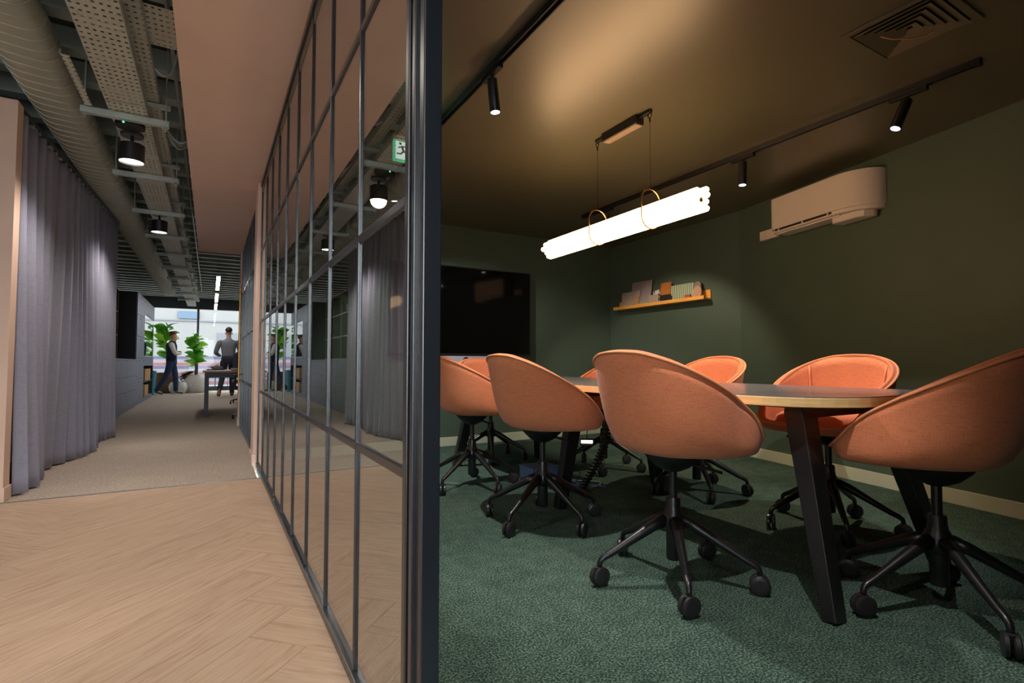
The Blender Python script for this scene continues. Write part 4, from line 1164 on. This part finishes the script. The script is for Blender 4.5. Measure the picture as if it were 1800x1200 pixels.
# ------------------------------------------------------------------ people
def skin_obj(name, verts, edges, radii, m, parent, root=0, lv=2):
    me = bpy.data.meshes.new(name); me.from_pydata(verts, edges, []); me.update()
    o = bpy.data.objects.new(name, me); COL.objects.link(o); o.parent = parent
    sk = o.modifiers.new('skin', 'SKIN'); sk.use_smooth_shade = True; sk.branch_smoothing = .4
    for i, d in enumerate(me.skin_vertices[0].data):
        r = radii[i]; d.radius = r if isinstance(r, tuple) else (r, r); d.use_root = (i == root)
    ss = o.modifiers.new('sub', 'SUBSURF'); ss.levels = lv; ss.render_levels = lv
    me.materials.append(MATS[m]); return o
class SK:
    def __init__(s): s.v = []; s.e = []; s.r = []
    def p(s, co, r, prev=None):
        s.v.append(tuple(co)); s.r.append(r); i = len(s.v) - 1
        if prev is not None: s.e.append((prev, i))
        return i
def person(label, loc, rz, J, mats, hair, extras):
    """J: joints in metres, local, facing +y"""
    t = thing('person', label, 'person', loc, R(rz))
    k = SK()
    pel = k.p(J['pelvis'], .10)
    wa = k.p(J['waist'], .09, pel); chs = k.p(J['chest'], .10, wa); nk = k.p(J['neck'], .058, chs)
    hd0 = k.p(J['jaw'], (.062, .075), nk); hd1 = k.p(J['brow'], (.075, .092), hd0); hd2 = k.p(J['crown'], (.055, .068), hd1)
    for s in ('l', 'r'):
        sh_ = k.p(J['sh_' + s], .05, chs); el = k.p(J['el_' + s], .043, sh_); wr = k.p(J['wr_' + s], .029, el)
        d = (Vector(J['ha_' + s]) - Vector(J['wr_' + s])).normalized(); w = Vector(J['wr_' + s])
        pm_ = k.p(w + d * .06, (.036, .018), wr)
        side = d.cross(Vector((0, 0, 1))).normalized() if abs(d.z) < .9 else Vector((0, 1, 0))
        for q_, ln in ((-.027, .055), (-.009, .068), (.010, .064), (.027, .05)):
            f0 = k.p(w + d * .095 + side * q_, .0095, pm_); k.p(w + d * (.095 + ln) + side * q_ * 1.1 + Vector((0, 0, -.012)), .0075, f0)
        th = k.p(w + d * .05 + side * -.045, .0105, pm_); k.p(w + d * .085 + side * -.055, .008, th)
        hp = k.p(J['hip_' + s], .082, pel); kn = k.p(J['kn_' + s], .056, hp); an = k.p(J['an_' + s], .038, kn); k.p(J['toe_' + s], (.04, .028), an)
    skin_obj('body', k.v, k.e, k.r, 'skin', t)
    # clothing: lofted torso pieces with sleeves and trouser legs
    def V(n): return Vector(J[n])
    UP = Vector((0, 0, 1))
    def loft(mb, rings, n=20):
        vs = []; fs = []
        for c_, rx, ry in rings:
            for q_ in range(n):
                a_ = 2 * math.pi * q_ / n; ca, sa = math.cos(a_), math.sin(a_)
                vs.append((c_[0] + rx * math.copysign(abs(ca) ** .8, ca), c_[1] + ry * math.copysign(abs(sa) ** .8, sa), c_[2]))
        for i_ in range(len(rings) - 1):
            for q_ in range(n): fs.append((i_ * n + q_, i_ * n + (q_ + 1) % n, (i_ + 1) * n + (q_ + 1) % n, (i_ + 1) * n + q_))
        fs.append(tuple(range(n - 1, -1, -1))); fs.append(tuple((len(rings) - 1) * n + q_ for q_ in range(n)))
        return mb.add(vs, fs)
    def limb(mb, pts, rs):
        P = []; Q = []
        for i_ in range(len(pts) - 1):
            for q_ in range(6):
                t_ = q_ / 6; P.append(pts[i_].lerp(pts[i_ + 1], t_)); Q.append(rs[i_] + (rs[i_ + 1] - rs[i_]) * t_)
        P.append(pts[-1]); Q.append(rs[-1])
        for _ in range(3): P = [P[0]] + [(P[i_ - 1] + P[i_] * 2 + P[i_ + 1]) / 4 for i_ in range(1, len(P) - 1)] + [P[-1]]
        return mb.tube(P, Q, 14)
    mb = loft(MB(), [(V('pelvis') - UP * .10, .150, .115), (V('pelvis') - UP * .04, .168, .128), (V('pelvis') + UP * .04, .165, .125), (V('waist') - UP * .03, .150, .112)])
    for s in ('l', 'r'): limb(mb, [V('hip_' + s) + UP * .03, V('kn_' + s), V('an_' + s)], [.098, .070, .056])
    mb.build('trousers', mats['trousers'], t, smooth='full')
    def torso(g): return [(V('waist') - UP * .08, .158 + g, .118 + g), (V('waist'), .152 + g, .112 + g), (V('waist').lerp(V('chest'), .5), .168 + g, .120 + g), (V('chest'), .185 + g, .126 + g),
                          (V('chest') + UP * .07, .188 + g, .118 + g), (V('chest') + UP * .115, .150 + g, .098 + g), (V('neck') - UP * .005, .068 + g, .068 + g), (V('neck') + UP * .025, .060 + g, .064 + g)]
    mb = loft(MB(), torso(0))
    for s in ('l', 'r'): limb(mb, [V('sh_' + s).lerp(V('chest'), .2), V('sh_' + s), V('el_' + s), V('wr_' + s)], [.062, .068, .054, .038])
    mb.build('shirt', mats['shirt'], t, smooth='full')
    if 'vest' in mats:
        r_ = torso(.012); r_[0] = (V('waist') - UP * .13, .172, .13)
        loft(MB(), r_).build('vest', mats['vest'], t, smooth='full')
    for s in ('l', 'r'):
        an, to = Vector(J['an_' + s]), Vector(J['toe_' + s]); d = (to - an); d2 = d.normalized()
        k = SK(); a = k.p(an - d2 * .035 + Vector((0, 0, -.035)) * abs(d2.y if abs(d2.y) > .5 else .5), (.046, .044)); b = k.p(an + d * .5 + Vector((0, 0, -.015)), (.050, .040), a); k.p(to + d2 * .03, (.040, .028), b)
        so = skin_obj('shoe', k.v, k.e, k.r, mats['shoe'], t, 0)
        if 'sole' in mats:
            q_ = MB().beam(an - d2 * .06 + Vector((0, 0, -.078)), to + d2 * .05 + Vector((0, 0, -.028 - (0 if d2.z < -.2 else 0))), .085, .02).build('sole', mats['sole'], so, bevel=.006)
    # head details
    br_, cr, jw = Vector(J['brow']), Vector(J['crown']), Vector(J['jaw'])
    hdir = J.get('face', (0, 1, 0)); fv = Vector(hdir).normalized(); sv = fv.cross(Vector((0, 0, 1))).normalized()
    hc = (br_ + cr) / 2
    mb = MB(); vs = []
    N_, M_ = 18, 10
    for i in range(M_ + 1):
        for j_ in range(N_):
            a = 2 * math.pi * j_ / N_
            th = math.pi * (.34 + .33 * (.5 + .5 * math.sin(a))) * i / M_
            dirv = sv * math.cos(a) * math.sin(th) * .084 - fv * (math.sin(a) * math.sin(th) * .100) + Vector((0, 0, 1)) * math.cos(th) * .098
            vs.append(hc + Vector((0, 0, .012)) - fv * .008 + dirv)
    mb.add(vs, [(i * N_ + j_, i * N_ + (j_ + 1) % N_, (i + 1) * N_ + (j_ + 1) % N_, (i + 1) * N_ + j_) for i in range(M_) for j_ in range(N_)])
    mb.build('hair', hair, t, smooth='full')
    ey = (br_ + jw) / 2 + Vector((0, 0, .012))
    MB().ball(ey + fv * .098 + Vector((0, 0, -.014)), .012, .016, .022, 8, 6).build('nose', 'skin', t, smooth='full')
    for sg in (-1, 1):
        MB().ball(ey + fv * .086 + sv * .03 * sg + Vector((0, 0, .012)), .010, .010, .008, 8, 6).build('eye', 'hair_dark', t, smooth='full')
        MB().ball(ey + sv * .078 * sg - fv * .005, .012, .02, .03, 8, 6).build('ear', 'skin', t, smooth='full')
    MB().ball(jw + fv * .078 + Vector((0, 0, .0)), .020, .010, .006, 8, 6).build('mouth', 'tile_red', t, smooth='full')
    for f in extras: f(t)
    return t
# man with crossed arms, mid-stride, facing right (+x)
J1 = dict(pelvis=(0, 0, .93), waist=(0, -.01, 1.08), chest=(0, -.015, 1.32), neck=(0, .01, 1.47), jaw=(0, .045, 1.555), brow=(0, .04, 1.635), crown=(0, .015, 1.70),
    sh_l=(-.19, -.01, 1.40), el_l=(-.22, .08, 1.14), wr_l=(-.06, .18, 1.19), ha_l=(.10, .17, 1.23),
    sh_r=(.19, -.01, 1.40), el_r=(.22, .09, 1.13), wr_r=(.04, .205, 1.16), ha_r=(-.12, .18, 1.21),
    hip_l=(-.09, .0, .88), kn_l=(-.10, .10, .50), an_l=(-.10, .11, .10), toe_l=(-.10, .26, .045),
    hip_r=(.09, -.01, .88), kn_r=(.10, -.12, .50), an_r=(.10, -.34, .115), toe_r=(.10, -.20, .045))
person('man in a dark vest, pale shirt and jeans, striding with arms crossed before the figs', (-.94, 17.4, 0), -90, J1,
       dict(trousers='jeans', shirt='shirt_white', vest='vest_navy', shoe='shoe_grey', sole='shoe_sole'), 'hair_brown', [])
J2 = dict(pelvis=(0, 0, .95), waist=(0, .02, 1.10), chest=(0, .05, 1.35), neck=(.0, .07, 1.52), jaw=(.0, .11, 1.61), brow=(.0, .11, 1.69), crown=(.0, .085, 1.755),
    sh_l=(-.20, .05, 1.43), el_l=(-.30, .07, 1.15), wr_l=(-.20, .26, 1.08), ha_l=(-.15, .40, 1.08),
    sh_r=(.20, .05, 1.43), el_r=(.29, .10, 1.16), wr_r=(.16, .29, 1.12), ha_r=(.12, .42, 1.12),
    hip_l=(-.09, -.01, .90), kn_l=(-.13, -.02, .50), an_l=(-.19, -.36, .22), toe_l=(-.21, -.40, .07),
    hip_r=(.09, .02, .90), kn_r=(.10, .10, .51), an_r=(.10, .06, .10), toe_r=(.10, .21, .045))
person('man in a grey shirt and dark trousers walking away toward the windows', (.40, 15.5, 0), 0, J2,
       dict(trousers='trousers', shirt='shirt_grey', shoe='shoe_brown'), 'hair_dark', [])

# ------------------------------------------------------------------ outside the windows
bd = thing('pale_building', 'pale rendered building across the street outside the windows', 'building', (0, 34, 0))
MB().box(-30, 30, 0, 6, -.1, 14).build('building_wall', 'facade', bd)
for z in (3.2, 6.4): MB().box(-30, 30, -.06, 0, z, z + .08).build('string_course', 'facade_line', bd)
for x in (-9.5, -4.6, .3, 5.2): MB().box(x, x + 1.9, -.05, 0, .7, 2.6).build('window_panel', 'facade_line', bd)
sg_ = MB().box(-1.6, -.6, -.1, -.04, 3.35, 3.75).build('sign_board', 'sign_blue', bd)
fw = thing('striped_wall', 'low banded brick wall outside the windows', 'garden wall', (0, 25, 0))
for k in range(9):
    MB().box(-20, 20, -.1 + .01 * (k % 2), .1, k * .13, k * .13 + .12).build('brick_course', ('brick_pink', 'brick_pale', 'brick_violet')[k % 3], fw)
bl = thing('bike_rail', 'blue curved rail outside the right window', 'railing', (.15, 20.6, 0))
MB().tube([(0, 0, 0), (0, 0, .75), (.04, 0, .84), (.12, 0, .86), (1.4, 0, .86)], .02, 8).build('rail_tube', 'sign_blue', bl, smooth=True)
for k in range(7): MB().cyl((.2 + k * .18, 0, 0), (.2 + k * .18, 0, .86), .01, n=8).build('rail_bar', 'sign_blue', bl)
